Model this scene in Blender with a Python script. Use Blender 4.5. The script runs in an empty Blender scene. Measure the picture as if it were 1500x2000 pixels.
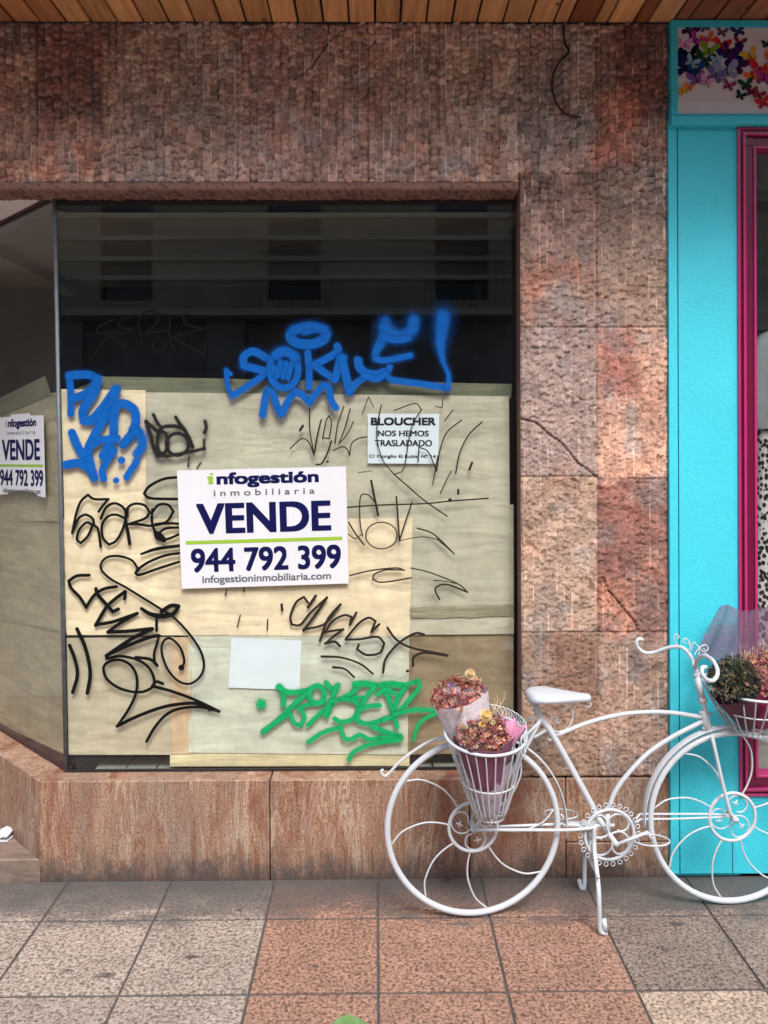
import bpy, math, random
import numpy as np
from mathutils import Vector, Matrix
R = math.radians
random.seed(7)
SC = bpy.context.scene
COL = SC.collection

# ------------------------------------------------------------------ camera, light
F_PX, CX, CY = 1600.0, 750.0, 870.0            # focal length and principal point of the 1500x2000 photograph
CAM_LOC = Vector((0.0, -3.2, 1.69))
CAM_ROT = Matrix.Rotation(R(-0.537), 3, 'Z') @ Matrix.Rotation(R(90), 3, 'X') @ Matrix.Rotation(R(-0.2), 3, 'Z')
cam_d = bpy.data.cameras.new('camera')
cam_d.sensor_fit = 'HORIZONTAL'; cam_d.sensor_width = 36.0
cam_d.lens = 36.0 * F_PX / 1500.0
cam_d.shift_y = -(1000.0 - CY) / 1500.0
cam_d.clip_start = 0.05; cam_d.clip_end = 600
cam = bpy.data.objects.new('camera', cam_d); COL.objects.link(cam)
cam.matrix_world = Matrix.Translation(CAM_LOC) @ CAM_ROT.to_4x4()
SC.camera = cam

SUN_EL, SUN_AZ = 52.0, 12.0                    # high, behind the viewer, a little to the right
world = bpy.data.worlds.new('World'); SC.world = world; world.use_nodes = True
wn = world.node_tree.nodes; wl = world.node_tree.links
sky = wn.new('ShaderNodeTexSky'); sky.sky_type = 'NISHITA'; sky.sun_disc = False
sky.sun_elevation = R(SUN_EL); sky.sun_rotation = R(180 - SUN_AZ)
sky.air_density = 1.0; sky.dust_density = 3.0; sky.ozone_density = 0.6
wl.new(sky.outputs[0], wn['Background'].inputs[0]); wn['Background'].inputs[1].default_value = 0.15
sun_d = bpy.data.lights.new('sun', 'SUN'); sun_d.energy = 1.5; sun_d.angle = R(20); sun_d.color = (1.0, 0.99, 0.98)
sun = bpy.data.objects.new('sun', sun_d); COL.objects.link(sun)
sdir = Vector((math.sin(R(SUN_AZ)) * math.cos(R(SUN_EL)), -math.cos(R(SUN_AZ)) * math.cos(R(SUN_EL)), math.sin(R(SUN_EL))))
sun.rotation_euler = sdir.to_track_quat('Z', 'Y').to_euler()
SC.view_settings.view_transform = 'Standard'; SC.view_settings.look = 'None'
SC.view_settings.exposure = 0.88; SC.view_settings.gamma = 1
SC.cycles.transparent_max_bounces = 40
SC.cycles.max_bounces = 8

# ------------------------------------------------------------------ measuring helpers
def ray(px, py):
    return (CAM_ROT @ Vector(((px - CX) / F_PX, -(py - CY) / F_PX, -1.0)))
def on_plane(px, py, pt, nrm):
    d = ray(px, py); pt = Vector(pt); nrm = Vector(nrm)
    return CAM_LOC + d * ((pt - CAM_LOC).dot(nrm) / d.dot(nrm))
def FP(px, py, y=0.0):
    return on_plane(px, py, (0, y, 0), (0, 1, 0))
def GP(px, py, z=0.0):
    return on_plane(px, py, (0, 0, z), (0, 0, 1))

# ------------------------------------------------------------------ noise (numpy)
def _h(ix, iy, seed=0):
    n = (ix.astype(np.int64) * 374761393 + iy.astype(np.int64) * 668265263 + seed * 2147483647) & 0xFFFFFFFF
    n = ((n ^ (n >> 13)) * 1274126177) & 0xFFFFFFFF
    return ((n ^ (n >> 16)) & 0xFFFFFF) / float(0xFFFFFF)
def vnoise(x, y, seed=0):
    x = np.asarray(x, float); y = np.asarray(y, float)
    ix = np.floor(x); iy = np.floor(y); fx = x - ix; fy = y - iy
    fx = fx * fx * (3 - 2 * fx); fy = fy * fy * (3 - 2 * fy)
    a = _h(ix, iy, seed); b = _h(ix + 1, iy, seed); c = _h(ix, iy + 1, seed); d = _h(ix + 1, iy + 1, seed)
    return (a * (1 - fx) + b * fx) * (1 - fy) + (c * (1 - fx) + d * fx) * fy
def fbm(x, y, seed=0, oct=4):
    s = 0; a = .5; t = 0
    for k in range(oct):
        s = s + a * vnoise(x * 2 ** k, y * 2 ** k, seed + k * 17); t += a; a *= .5
    return s / t
def sstep(e0, e1, x):
    t = np.clip((x - e0) / (e1 - e0), 0, 1); return t * t * (3 - 2 * t)

# ------------------------------------------------------------------ materials
def lin(r, g, b):
    f = lambda c: (c / 255 / 12.92) if c / 255 <= .04045 else ((c / 255 + .055) / 1.055) ** 2.4
    return (f(r), f(g), f(b))
def new_mat(name):
    m = bpy.data.materials.new(name); m.use_nodes = True
    nt = m.node_tree; return m, nt, nt.nodes['Principled BSDF'], nt.nodes['Material Output']
def nd(nt, t, **kw):
    n = nt.nodes.new(t)
    for k, v in kw.items():
        if k.startswith('i_'): n.inputs[k[2:].replace('_', ' ')].default_value = v
        else: setattr(n, k, v)
    return n
def mixc(nt, fac, a, b, blend='MIX'):
    n = nt.nodes.new('ShaderNodeMix'); n.data_type = 'RGBA'; n.blend_type = blend
    for idx, v in ((0, fac), (6, a), (7, b)):
        if hasattr(v, 'is_linked') or hasattr(v, 'links'): nt.links.new(v, n.inputs[idx])
        else: n.inputs[idx].default_value = v if idx == 0 else (*v, 1) if len(v) == 3 else v
    return n.outputs[2]
def ramp(nt, fac, stops, interp='LINEAR'):
    n = nt.nodes.new('ShaderNodeValToRGB'); n.color_ramp.interpolation = interp
    e = n.color_ramp.elements
    while len(e) < len(stops): e.new(.5)
    for k, (p, c) in enumerate(stops):
        e[k].position = p; e[k].color = (*c, 1) if len(c) == 3 else c
    nt.links.new(fac, n.inputs[0]); return n.outputs[0]
def coords(nt, scale=(1, 1, 1)):
    g = nt.nodes.new('ShaderNodeNewGeometry')
    mp = nt.nodes.new('ShaderNodeMapping'); mp.inputs['Scale'].default_value = scale
    nt.links.new(g.outputs['Position'], mp.inputs[0]); return mp.outputs[0]
def noise(nt, vec, scale, detail=4, rough=.55, dist=0):
    n = nd(nt, 'ShaderNodeTexNoise'); n.inputs['Scale'].default_value = scale; n.inputs['Detail'].default_value = detail
    n.inputs['Roughness'].default_value = rough; n.inputs['Distortion'].default_value = dist
    nt.links.new(vec, n.inputs['Vector']); return n.outputs['Fac']
def bump(nt, bs, h, strength=.3, dist=.01):
    b = nd(nt, 'ShaderNodeBump'); b.inputs['Strength'].default_value = strength; b.inputs['Distance'].default_value = dist
    nt.links.new(h, b.inputs['Height']); nt.links.new(b.outputs[0], bs.inputs['Normal'])
def simple(name, col, rough=.6, var=.12, vscale=14, bscale=120, bstr=.15, bdist=.003, metallic=0, spec=.5, vec_scale=(1, 1, 1)):
    m, nt, bs, out = new_mat(name); v = coords(nt, vec_scale)
    n = noise(nt, v, vscale, 5)
    c = ramp(nt, n, [(.25, tuple(max(0, x * (1 - var)) for x in col)), (.75, tuple(min(1, x * (1 + var)) for x in col))])
    nt.links.new(c, bs.inputs['Base Color'])
    bs.inputs['Roughness'].default_value = rough; bs.inputs['Metallic'].default_value = metallic
    bs.inputs['Specular IOR Level'].default_value = spec
    if bstr > 0: bump(nt, bs, noise(nt, v, bscale, 3), bstr, bdist)
    return m
def attr_mat(name, rough=.8, var=.15, vscale=200, bscale=300, bstr=.25, bdist=.002, spec=.3):
    m, nt, bs, out = new_mat(name); v = coords(nt)
    a = nd(nt, 'ShaderNodeAttribute', attribute_name='col')
    n = noise(nt, v, vscale, 4)
    k = ramp(nt, n, [(.3, (1 - var,) * 3), (.7, (1 + var,) * 3)])
    nt.links.new(mixc(nt, 1.0, a.outputs['Color'], k, 'MULTIPLY'), bs.inputs['Base Color'])
    bs.inputs['Roughness'].default_value = rough; bs.inputs['Specular IOR Level'].default_value = spec
    if bstr > 0: bump(nt, bs, noise(nt, v, bscale, 3), bstr, bdist)
    return m

def glass_mat(name, tint=(.975, .985, .98), rough=.0):
    m, nt, bs, out = new_mat(name); nt.nodes.remove(bs)
    lw = nd(nt, 'ShaderNodeLayerWeight'); lw.inputs[0].default_value = .5
    pw = nd(nt, 'ShaderNodeMath', operation='POWER'); nt.links.new(lw.outputs['Facing'], pw.inputs[0]); pw.inputs[1].default_value = 5
    fr = nd(nt, 'ShaderNodeMath', operation='MULTIPLY_ADD'); nt.links.new(pw.outputs[0], fr.inputs[0]); fr.inputs[1].default_value = .95; fr.inputs[2].default_value = .05
    tr = nd(nt, 'ShaderNodeBsdfTransparent'); tr.inputs[0].default_value = (*tint, 1)
    gl = nd(nt, 'ShaderNodeBsdfGlossy'); gl.inputs['Roughness'].default_value = rough
    mx = nd(nt, 'ShaderNodeMixShader')
    nt.links.new(fr.outputs[0], mx.inputs[0]); nt.links.new(tr.outputs[0], mx.inputs[1]); nt.links.new(gl.outputs[0], mx.inputs[2])
    v = coords(nt); b = nd(nt, 'ShaderNodeBump'); b.inputs['Strength'].default_value = .04; b.inputs['Distance'].default_value = .004
    nt.links.new(noise(nt, v, 1.6, 2), b.inputs['Height']); nt.links.new(b.outputs[0], gl.inputs['Normal'])
    nt.links.new(mx.outputs[0], out.inputs[0]); return m
def spray_mat(name, col):
    """spray paint: density per vertex in attribute 'a', broken by fine droplets"""
    m, nt, bs, out = new_mat(name); v = coords(nt)
    a = nd(nt, 'ShaderNodeAttribute', attribute_name='a')
    n = noise(nt, v, 420, 2, .7)
    s = nd(nt, 'ShaderNodeMath', operation='SUBTRACT'); nt.links.new(n, s.inputs[0]); s.inputs[1].default_value = .5
    s2 = nd(nt, 'ShaderNodeMath', operation='MULTIPLY_ADD'); nt.links.new(s.outputs[0], s2.inputs[0]); s2.inputs[1].default_value = .75
    nt.links.new(a.outputs['Fac'], s2.inputs[2])
    mr = nd(nt, 'ShaderNodeMapRange'); mr.inputs['From Min'].default_value = .08; mr.inputs['From Max'].default_value = .85
    mr.interpolation_type = 'SMOOTHSTEP'; nt.links.new(s2.outputs[0], mr.inputs[0])
    vv = noise(nt, v, 22, 3)
    nt.links.new(ramp(nt, vv, [(.3, tuple(x * .9 for x in col)), (.7, tuple(min(1, x * 1.08) for x in col))]), bs.inputs['Base Color'])
    bs.inputs['Roughness'].default_value = .6; bs.inputs['Specular IOR Level'].default_value = .12
    nt.links.new(mr.outputs[0], bs.inputs['Alpha']); return m

# ------------------------------------------------------------------ mesh builder
class MB:
    def __init__(s): s.v = []; s.f = []; s.c = []; s.a = []; s.sm = []
    def add(s, vs, fs, col=None, alpha=None, smooth=True):
        o = len(s.v)
        s.v.extend(tuple(p) for p in vs); s.f.extend([tuple(i + o for i in f) for f in fs]); s.sm.extend([smooth] * len(fs))
        n = len(vs)
        s.c.extend(col if isinstance(col, list) else [col or (1, 1, 1)] * n)
        s.a.extend(alpha if isinstance(alpha, list) else [1.0 if alpha is None else alpha] * n)
    def box(s, a, b, col=None, bev=0.0):
        x0, y0, z0 = a; x1, y1, z1 = b
        if bev <= 0:
            vs = [(x0, y0, z0), (x1, y0, z0), (x1, y1, z0), (x0, y1, z0), (x0, y0, z1), (x1, y0, z1), (x1, y1, z1), (x0, y1, z1)]
            fs = [(3, 2, 1, 0), (4, 5, 6, 7), (0, 1, 5, 4), (1, 2, 6, 5), (2, 3, 7, 6), (3, 0, 4, 7)]
            s.add(vs, fs, col, smooth=False); return
        s.prism([(x0, y0), (x1, y0), (x1, y1), (x0, y1)], z0, z1, col, bev)
    def prism(s, poly, z0, z1, col=None, bev=0.0):
        """upright prism over a counter-clockwise polygon, top and bottom edges chamfered"""
        n = len(poly); P = [Vector(p) for p in poly]
        def inset(d):
            out = []
            for i in range(n):
                a = P[i - 1]; b = P[i]; c = P[(i + 1) % n]
                e1 = (b - a).normalized(); e2 = (c - b).normalized()
                n1 = Vector((-e1.y, e1.x)); n2 = Vector((-e2.y, e2.x)); m = n1 + n2
                out.append(b + m * (d / max(.2, m.dot(n1))))
            return out
        rings = [(P, z0), (P, z1)] if bev <= 0 else [(inset(bev), z0), (P, z0 + bev), (P, z1 - bev), (inset(bev), z1)]
        vs = [(q.x, q.y, z) for ring, z in rings for q in ring]; fs = []
        for k in range(len(rings) - 1):
            for i in range(n):
                j = (i + 1) % n; fs.append((k * n + i, k * n + j, (k + 1) * n + j, (k + 1) * n + i))
        fs.append(tuple(range(n - 1, -1, -1))); L = (len(rings) - 1) * n; fs.append(tuple(range(L, L + n)))
        s.add(vs, fs, col, smooth=False)
    def slab(s, quad, nrm, th, col=None):
        """flat plate: quad (front face, 4 points) with thickness th behind it"""
        q = [Vector(p) for p in quad]; m = Vector(nrm).normalized() * th
        vs = q + [p - m for p in q]
        fs = [(0, 1, 2, 3), (7, 6, 5, 4), (0, 4, 5, 1), (1, 5, 6, 2), (2, 6, 7, 3), (3, 7, 4, 0)]
        s.add(vs, fs, col, smooth=False)
    def tube(s, pts, r, sides=8, closed=False, col=None, cap=True):
        P = [Vector(p) for p in pts]; n = len(P)
        rr = r if isinstance(r, (list, tuple)) else [r] * n
        T = []
        for i in range(n):
            a = P[(i - 1) % n] if (closed or i > 0) else P[i]; b = P[(i + 1) % n] if (closed or i < n - 1) else P[i]
            t = (b - a); T.append(t.normalized() if t.length > 1e-9 else Vector((0, 0, 1)))
        u = T[0].orthogonal().normalized(); vs = []
        for i in range(n):
            u = (u - T[i] * u.dot(T[i]))
            u = u.normalized() if u.length > 1e-6 else T[i].orthogonal().normalized()
            w = T[i].cross(u)
            for k in range(sides):
                a = 2 * math.pi * k / sides; vs.append(P[i] + (u * math.cos(a) + w * math.sin(a)) * rr[i])
        fs = []
        m = n if closed else n - 1
        # match the seam of a closed tube
        off = 0
        if closed:
            best = 1e9
            for o in range(sides):
                d = (vs[(n - 1) * sides] - vs[o]).length
                if d < best: best = d; off = o
        for i in range(m):
            j = (i + 1) % n
            for k in range(sides):
                k2 = (k + 1) % sides
                o = off if (closed and j == 0) else 0
                fs.append((i * sides + k, i * sides + k2, j * sides + (k2 + o) % sides, j * sides + (k + o) % sides))
        if not closed and cap:
            fs.append(tuple(range(sides - 1, -1, -1))); fs.append(tuple(range((n - 1) * sides, n * sides)))
        s.add(vs, fs, col)
    def grid(s, P, nu, nv, col=None, alpha=None, smooth=True):
        fs = [(j * nu + i, j * nu + i + 1, (j + 1) * nu + i + 1, (j + 1) * nu + i) for j in range(nv - 1) for i in range(nu - 1)]
        s.add(P, fs, col, alpha, smooth)
    def build(s, name, mat, parent=None, origin=None):
        if parent is not None:
            r = parent
            while r.parent: r = r.parent
            org = Vector(r.location)
        else:
            if origin is None:
                a = np.array([tuple(p) for p in s.v]); lo = a.min(0); hi = a.max(0)
                org = Vector(((lo[0] + hi[0]) / 2, (lo[1] + hi[1]) / 2, lo[2]))
            else: org = Vector(origin)
        me = bpy.data.meshes.new(name)
        ov = np.array([tuple(p) for p in s.v], dtype=np.float64) - np.array(tuple(org))
        me.from_pydata(ov.tolist(), [], s.f)
        me.polygons.foreach_set('use_smooth', s.sm)
        at = me.attributes.new('col', 'FLOAT_COLOR', 'POINT')
        c = np.ones((len(s.v), 4), np.float32); c[:, :3] = np.array(s.c, np.float32).reshape(-1, 3); at.data.foreach_set('color', c.ravel())
        if any(x != 1.0 for x in s.a):
            at = me.attributes.new('a', 'FLOAT', 'POINT'); at.data.foreach_set('value', np.array(s.a, np.float32))
        me.materials.append(mat); me.update()
        o = bpy.data.objects.new(name, me); COL.objects.link(o)
        if parent is not None: o.parent = parent
        else: o.location = org
        return o
def tag(o, label=None, cat=None, group=None, kind=None):
    for k, v in (('label', label), ('category', cat), ('group', group), ('kind', kind)):
        if v: o[k] = v
    return o
def empty(name, loc, label, cat, group=None):
    o = bpy.data.objects.new(name, None); COL.objects.link(o); o.location = loc; o.empty_display_size = .1
    return tag(o, label, cat, group)

def catmull(pts, n=8, closed=False):
    P = [Vector(p) for p in pts]; out = []; m = len(P)
    if m < 3 and not closed: return P
    for i in range(m if closed else m - 1):
        p1 = P[i]; p2 = P[(i + 1) % m]
        p0 = P[i - 1] if (closed or i > 0) else p1 * 2 - p2
        p3 = P[(i + 2) % m] if (closed or i + 2 < m) else p2 * 2 - p1
        for k in range(n):
            t = k / n
            out.append(.5 * ((2 * p1) + (p2 - p0) * t + (2 * p0 - 5 * p1 + 4 * p2 - p3) * t * t + (3 * p1 - p0 - 3 * p2 + p3) * t ** 3))
    if not closed: out.append(P[-1])
    return out

# ------------------------------------------------------------------ ground
def tile_color(cx, cy, r):
    if -.4 < cx < .8: c = np.array(lin(176, 138, 119))
    elif cx < -.4: c = np.array(lin(176, 162, 150))
    else: c = np.array(lin(150, 135, 123)) if cy > -.68 else np.array(lin(190, 170, 150))
    return tuple(c * (.9 + .2 * r))
def m_tiles():
    m, nt, bs, out = new_mat('pitted_paving'); v = coords(nt)
    a = nd(nt, 'ShaderNodeAttribute', attribute_name='col')
    n1 = noise(nt, v, 92, 3, .62, .5)
    pits = ramp(nt, n1, [(.39, (.33, .31, .30)), (.50, (.82, .81, .80)), (.60, (1.14, 1.13, 1.12))])
    c = mixc(nt, 1.0, a.outputs['Color'], pits, 'MULTIPLY')
    n2 = noise(nt, v, 7, 6, .65); c = mixc(nt, 1.0, c, ramp(nt, n2, [(.3, (.78, .76, .75)), (.7, (1.1, 1.1, 1.1))]), 'MULTIPLY')
    # grime washed from the wall, shade at its foot painted in: a band with a ragged edge, and dark spots trodden in
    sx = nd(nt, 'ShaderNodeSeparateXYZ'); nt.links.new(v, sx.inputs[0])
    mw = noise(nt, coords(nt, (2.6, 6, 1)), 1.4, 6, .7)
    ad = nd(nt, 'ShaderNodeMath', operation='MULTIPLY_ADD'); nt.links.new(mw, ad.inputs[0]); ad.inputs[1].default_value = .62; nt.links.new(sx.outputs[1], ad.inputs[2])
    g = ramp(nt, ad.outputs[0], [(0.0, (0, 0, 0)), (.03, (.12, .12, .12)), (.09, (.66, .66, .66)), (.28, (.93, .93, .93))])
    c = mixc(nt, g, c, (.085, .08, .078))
    sp = noise(nt, coords(nt, (1, 2.2, 1)), 5.3, 2, .5)
    c = mixc(nt, ramp(nt, sp, [(.69, (0, 0, 0)), (.73, (.75, .75, .75))]), c, (.045, .04, .036))
    gv = nd(nt, 'ShaderNodeTexVoronoi'); gv.inputs['Scale'].default_value = 4.5; nt.links.new(v, gv.inputs['Vector'])
    c = mixc(nt, ramp(nt, gv.outputs['Distance'], [(.045, (.7, .7, .7)), (.065, (0, 0, 0))]), c, (.07, .066, .062))
    nt.links.new(c, bs.inputs['Base Color']); bs.inputs['Roughness'].default_value = .62; bs.inputs['Specular IOR Level'].default_value = .35
    bump(nt, bs, n1, .55, .004); return m
M_TILE = m_tiles()
b = MB()
def ys():
    e = [.0, -.269]
    while e[-1] > -6.6: e.append(e[-1] - .4)
    return e
Y = ys()
for j in range(len(Y) - 1):
    for i in range(-14, 12):
        r = random.random(); x0 = i * .4; x1 = x0 + .4; g = .0042; h = .0068
        off = 0.0
        b.prism([(x0 + g, Y[j + 1] + h), (x1 - g, Y[j + 1] + h), (x1 - g, Y[j] - h), (x0 + g, Y[j] - h)], -.03, random.uniform(-.0008, .0008), tile_color((x0 + x1) / 2, (Y[j] + Y[j + 1]) / 2, r), .0016)
o = b.build('pavement', M_TILE, origin=(0, 0, 0)); tag(o, kind='structure')
b = MB(); b.box((-5.7, Y[-1], -.12), (4.9, 0, -.006))
o = b.build('pavement_bed', simple('mortar', lin(84, 80, 78), .95, .25, 30), origin=(0, 0, 0)); tag(o, kind='structure')
b = MB(); b.box((-40, Y[-1] - .16, -.14), (40, Y[-1] - .004, 0.0), bev=.008)
o = b.build('kerb', simple('kerb_stone', lin(150, 148, 142), .85), origin=(0, 0, 0)); tag(o, kind='structure')
b = MB(); b.add([(-300, -300, -.135), (300, -300, -.135), (300, 300, -.135), (-300, 300, -.135)], [(0, 1, 2, 3)])
o = b.build('ground', simple('asphalt', (.075, .075, .076), .9, .3, 6, 200, .4), origin=(0, 0, 0)); tag(o, kind='structure')

# ------------------------------------------------------------------ stone shopfront
SHOP = empty('stone_shopfront', (0, 0, 0), 'empty shop with rough reddish brown stone front and a papered, graffitied display window', 'shopfront')
M_STONE = attr_mat('split_granite', .78, .32, 210, 300, .5, .0025)
CR = [[(1016, 818), (1048, 826), (1075, 850), (1100, 868), (1130, 905), (1166, 932)], [(1178, 1128), (1190, 1155), (1215, 1185), (1240, 1215), (1246, 1232)],
      [(585, 150), (610, 130), (640, 85), (668, 60)]]
CR = [[FP(*p) for p in c] for c in CR]
DABS = [(1037, 218, .006), (1010, 255, .004), (1035, 287, .006), (1301, 306, .010), (1266, 370, .006), (1107, 120, .004), (965, 165, .004)]
DABS = [(FP(a, c), r) for a, c, r in DABS]
def pix(v): return 735 + v / .002
ZS = lambda py: (1715 - py) * .002
XS = lambda px: (px - 735) * .002
def tint_field(X, Z):
    """mineral colour of each slab of the cladding, raised under the canopy against its shade, in linear light"""
    px = 735 + X / .002; py = 1715 - Z / .002
    n1 = fbm(X * 5, Z * 5, 3); n2 = fbm(X * 16, Z * 16, 9); n3 = fbm(X * 60, Z * 60, 21, 3); n1b = fbm(X * 6 + 5, Z * 6, 203)
    T = np.zeros(X.shape + (3,)); T[:] = lin(150, 116, 100)
    def region(x0, x1, y0, y1, c, ragged=0.0):
        w1 = ragged * (70 * (n1 - .5) + 46 * (n2 - .5)); w2 = ragged * (70 * (n1b - .5) + 46 * (n2 - .5))
        d = np.minimum(np.minimum(px + w1 - x0, x1 - px - w1), np.minimum(py + w2 - y0, y1 - py - w2))
        wgt = sstep(-1.5 - 16 * ragged, 1.5 + 16 * ragged, d + (ragged * 34 * (n3 - .5)))[..., None]
        if ragged > 0: wgt = wgt * (.72 + .28 * sstep(.3, .6, n2))[..., None]
        T[:] = T * (1 - wgt) + np.array(lin(*c)) * wgt
    # lintel slabs
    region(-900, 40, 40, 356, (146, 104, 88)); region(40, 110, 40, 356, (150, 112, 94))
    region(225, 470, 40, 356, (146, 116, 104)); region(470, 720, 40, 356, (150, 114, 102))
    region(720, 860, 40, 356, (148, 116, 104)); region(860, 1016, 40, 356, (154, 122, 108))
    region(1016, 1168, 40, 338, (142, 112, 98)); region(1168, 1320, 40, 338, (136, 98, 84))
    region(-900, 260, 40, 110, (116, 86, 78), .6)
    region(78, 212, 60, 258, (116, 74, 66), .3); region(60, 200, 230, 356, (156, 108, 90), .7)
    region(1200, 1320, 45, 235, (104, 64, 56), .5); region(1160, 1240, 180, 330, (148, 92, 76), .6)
    # pillar, left stack of slabs, the top one lightened against canopy shade
    region(1016, 1168, 338, 640, (182, 146, 128)); region(1016, 1168, 640, 932, (176, 148, 136))
    region(1016, 1168, 932, 1237, (192, 158, 134)); region(1016, 1168, 1237, 1540, (172, 138, 114))
    region(1010, 1145, 508, 545, (186, 128, 106), .6); region(1010, 1065, 530, 620, (188, 128, 106), .7); region(1060, 1110, 615, 640, (184, 128, 106), .6)
    region(1060, 1168, 1240, 1380, (150, 112, 92), .9)
    # pillar, right stack, top slab lightened likewise
    region(1168, 1320, 338, 640, (186, 152, 130)); region(1168, 1320, 640, 937, (212, 162, 136))
    region(1168, 1320, 937, 1237, (160, 108, 94)); region(1168, 1320, 1237, 1540, (182, 148, 128))
    region(1172, 1245, 640, 780, (178, 118, 102), .5); region(1168, 1320, 840, 937, (232, 176, 146), .8)
    region(1230, 1320, 930, 985, (170, 132, 118), .4); region(1172, 1230, 1130, 1250, (206, 140, 110), .6); region(1235, 1290, 1080, 1130, (190, 126, 102), .7)
    region(1235, 1320, 1140, 1250, (150, 110, 98), .6)
    T = .86 * T + .14 * T.mean(-1, keepdims=True)
    T *= np.where((Z > np.where(px >= 1015.5, ZS(338) - .0005, ZS(356) - .001))[..., None], np.array([2.1, 2.26, 2.2]), .88) * (.68 + .64 * n2)[..., None]  # lintel slabs brightened in colour to make up for the canopy's shade
    T *= (.80 + .40 * n3)[..., None]
    # rust-red and grey mineral clouds
    red = sstep(.5, .75, fbm(X * 7 + 9, Z * 7, 31))[..., None]
    T = T * (1 - .4 * red) + T * np.array([1.16, .86, .76]) * .4 * red
    gr = sstep(.5, .78, fbm(X * 11 + 4, Z * 9, 47, 5))[..., None]
    T = T * (1 - .5 * gr) + (T.mean(-1, keepdims=True) * np.array([1.0, .93, .9])) * .5 * gr
    return T
def stone_sheet(x0, x1, z0, z1, step, name, joints_x, joints_z, thick=.09, depth=1.0, edge_bottom=False):
    nu = int((x1 - x0) / step) + 1; nv = int((z1 - z0) / step) + 1
    X, Z = np.meshgrid(np.linspace(x0, x1, nu), np.linspace(z0, z1, nv))
    w = .0305
    xi = (X + .006 * (fbm(X * 3, Z * 6, 77, 2) - .5)) / w; ci = np.floor(xi); fx = xi - ci
    sp = .024 + .014 * _h(ci, ci * 0, 5); ph = 10 * _h(ci, ci * 0 + 3, 6)
    zi = Z / sp + ph + 1.0 * (fbm(X * 26, Z * 9, 12, 2) - .5) + .4 * (fbm(X * 75, Z * 30, 15, 3) - .5); ri = np.floor(zi); fz = zi - ri
    r = _h(ci, ri, 8); r2 = _h(ci, ri, 19)
    chip = (.2 + .8 * r) * (1 - fz) ** .8 * (.3 + .7 * np.sin(np.pi * np.clip(fx, .02, .98)) ** .7) + .35 * r2 * np.sin(np.pi * np.clip(fx, .02, .98)) ** .5
    up_ = sstep(2.4, 2.75, Z); lip = np.maximum(np.clip(1 - fz / .15, 0, 1), .8 * np.clip(1 - (1 - fx) / .14, 0, 1) * (fz < .6)) * up_
    soft = sstep(.35, .65, fbm(X * 3.2 + 2, Z * 3.2, 55))
    low = sstep(.9, 2.0, Z)             # the pillar's lower slabs are more bush-hammered, less chiselled
    k = (.55 + .45 * soft) * (.5 + .5 * low)
    H = (.0065 + (.0145) * sstep(2.5, 2.75, Z)) * chip * k + (.004 + .006 * low) * (fbm(X * 9, Z * 9, 61, 3) - .5) + .0075 * (1 - .45 * k) * (fbm(X * 60, Z * 60, 71, 3) - .5) + .003 * (vnoise(X * 210, Z * 210, 4) - .5)
    streak = np.clip(1 - np.abs(fx - .05) / .06, 0, 1) * sstep(.36, .58, vnoise(ci * 3.7, Z * 17, 33)) * (.45 + .55 * sstep(.4, .6, fbm(X * 4, Z * 3, 91)))
    H += .0016 * streak - .024 * lip * (.15 + .85 * r)
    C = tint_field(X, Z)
    up = sstep(2.4, 2.75, Z); cv = .17 + .13 * up; C *= (1 - cv + 2 * cv * r2)[..., None]
    C *= (.84 + .32 * fbm(X * 150, Z * 38, 64, 3))[..., None]; C = C * (1 + (1.0 + .8 * sstep(2.4, 2.75, Z)) * streak)[..., None]
    pit = sstep(.70, .80, vnoise(X * 120, Z * 120, 14)); C *= (1 - .3 * pit)[..., None]; H -= .003 * pit
    for jx, za, zb in joints_x:
        d = np.abs(X - jx - .0025 * (vnoise(Z * 30, Z * 0, 8) - .5)); m = np.clip(1 - d / .0045, 0, 1) * ((Z > za) & (Z < zb)); H -= .005 * m; C *= (1 - .38 * m)[..., None]
    for jz, xa, xb in joints_z:
        d = np.abs(Z - jz - .003 * (vnoise(X * 30, X * 0, 9) - .5)); m = np.clip(1 - d / .0045, 0, 1) * ((X > xa) & (X < xb)); H -= .005 * m; C *= (1 - .38 * m)[..., None]
    for c in CR:
        for a, bb in zip(c[:-1], c[1:]):
            dx, dz = bb.x - a.x, bb.z - a.z; L2 = dx * dx + dz * dz
            t = np.clip(((X - a.x) * dx + (Z - a.z) * dz) / L2, 0, 1)
            d = np.hypot(X - a.x - t * dx + .004 * (vnoise(X * 90, Z * 90, 2) - .5), Z - a.z - t * dz); m = np.clip(1 - d / .005, 0, 1); H -= .010 * m; C *= (1 - .7 * m)[..., None]
    for p, rad in DABS:
        d = np.hypot(X - p.x, (Z - p.z) * 1.0) + .006 * (vnoise(X * 150, Z * 150, 3) - .5); m = sstep(rad, rad * .6, d)[..., None]
        C = C * (1 - m) + np.array(lin(214, 200, 180)) * m; H += .004 * m[..., 0]
    edge = np.minimum(np.minimum(X - x0, x1 - X), np.minimum(Z - z0, z1 - Z)); H -= .006 * np.clip(1 - edge / .006, 0, 1) * fbm(X * 40, Z * 40, 5, 2) * 2
    Yv = -H * 1.25
    V = np.stack([X, Yv, Z], -1).reshape(-1, 3)
    bld = MB(); bld.grid([tuple(p) for p in V], nu, nv, [tuple(np.clip(c, 0, .95)) for c in C.reshape(-1, 3)])
    bld.box((x0 + .003, .012, z0 + .003), (x1 - .003, thick, z1 - .003), lin(120, 88, 76))
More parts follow.
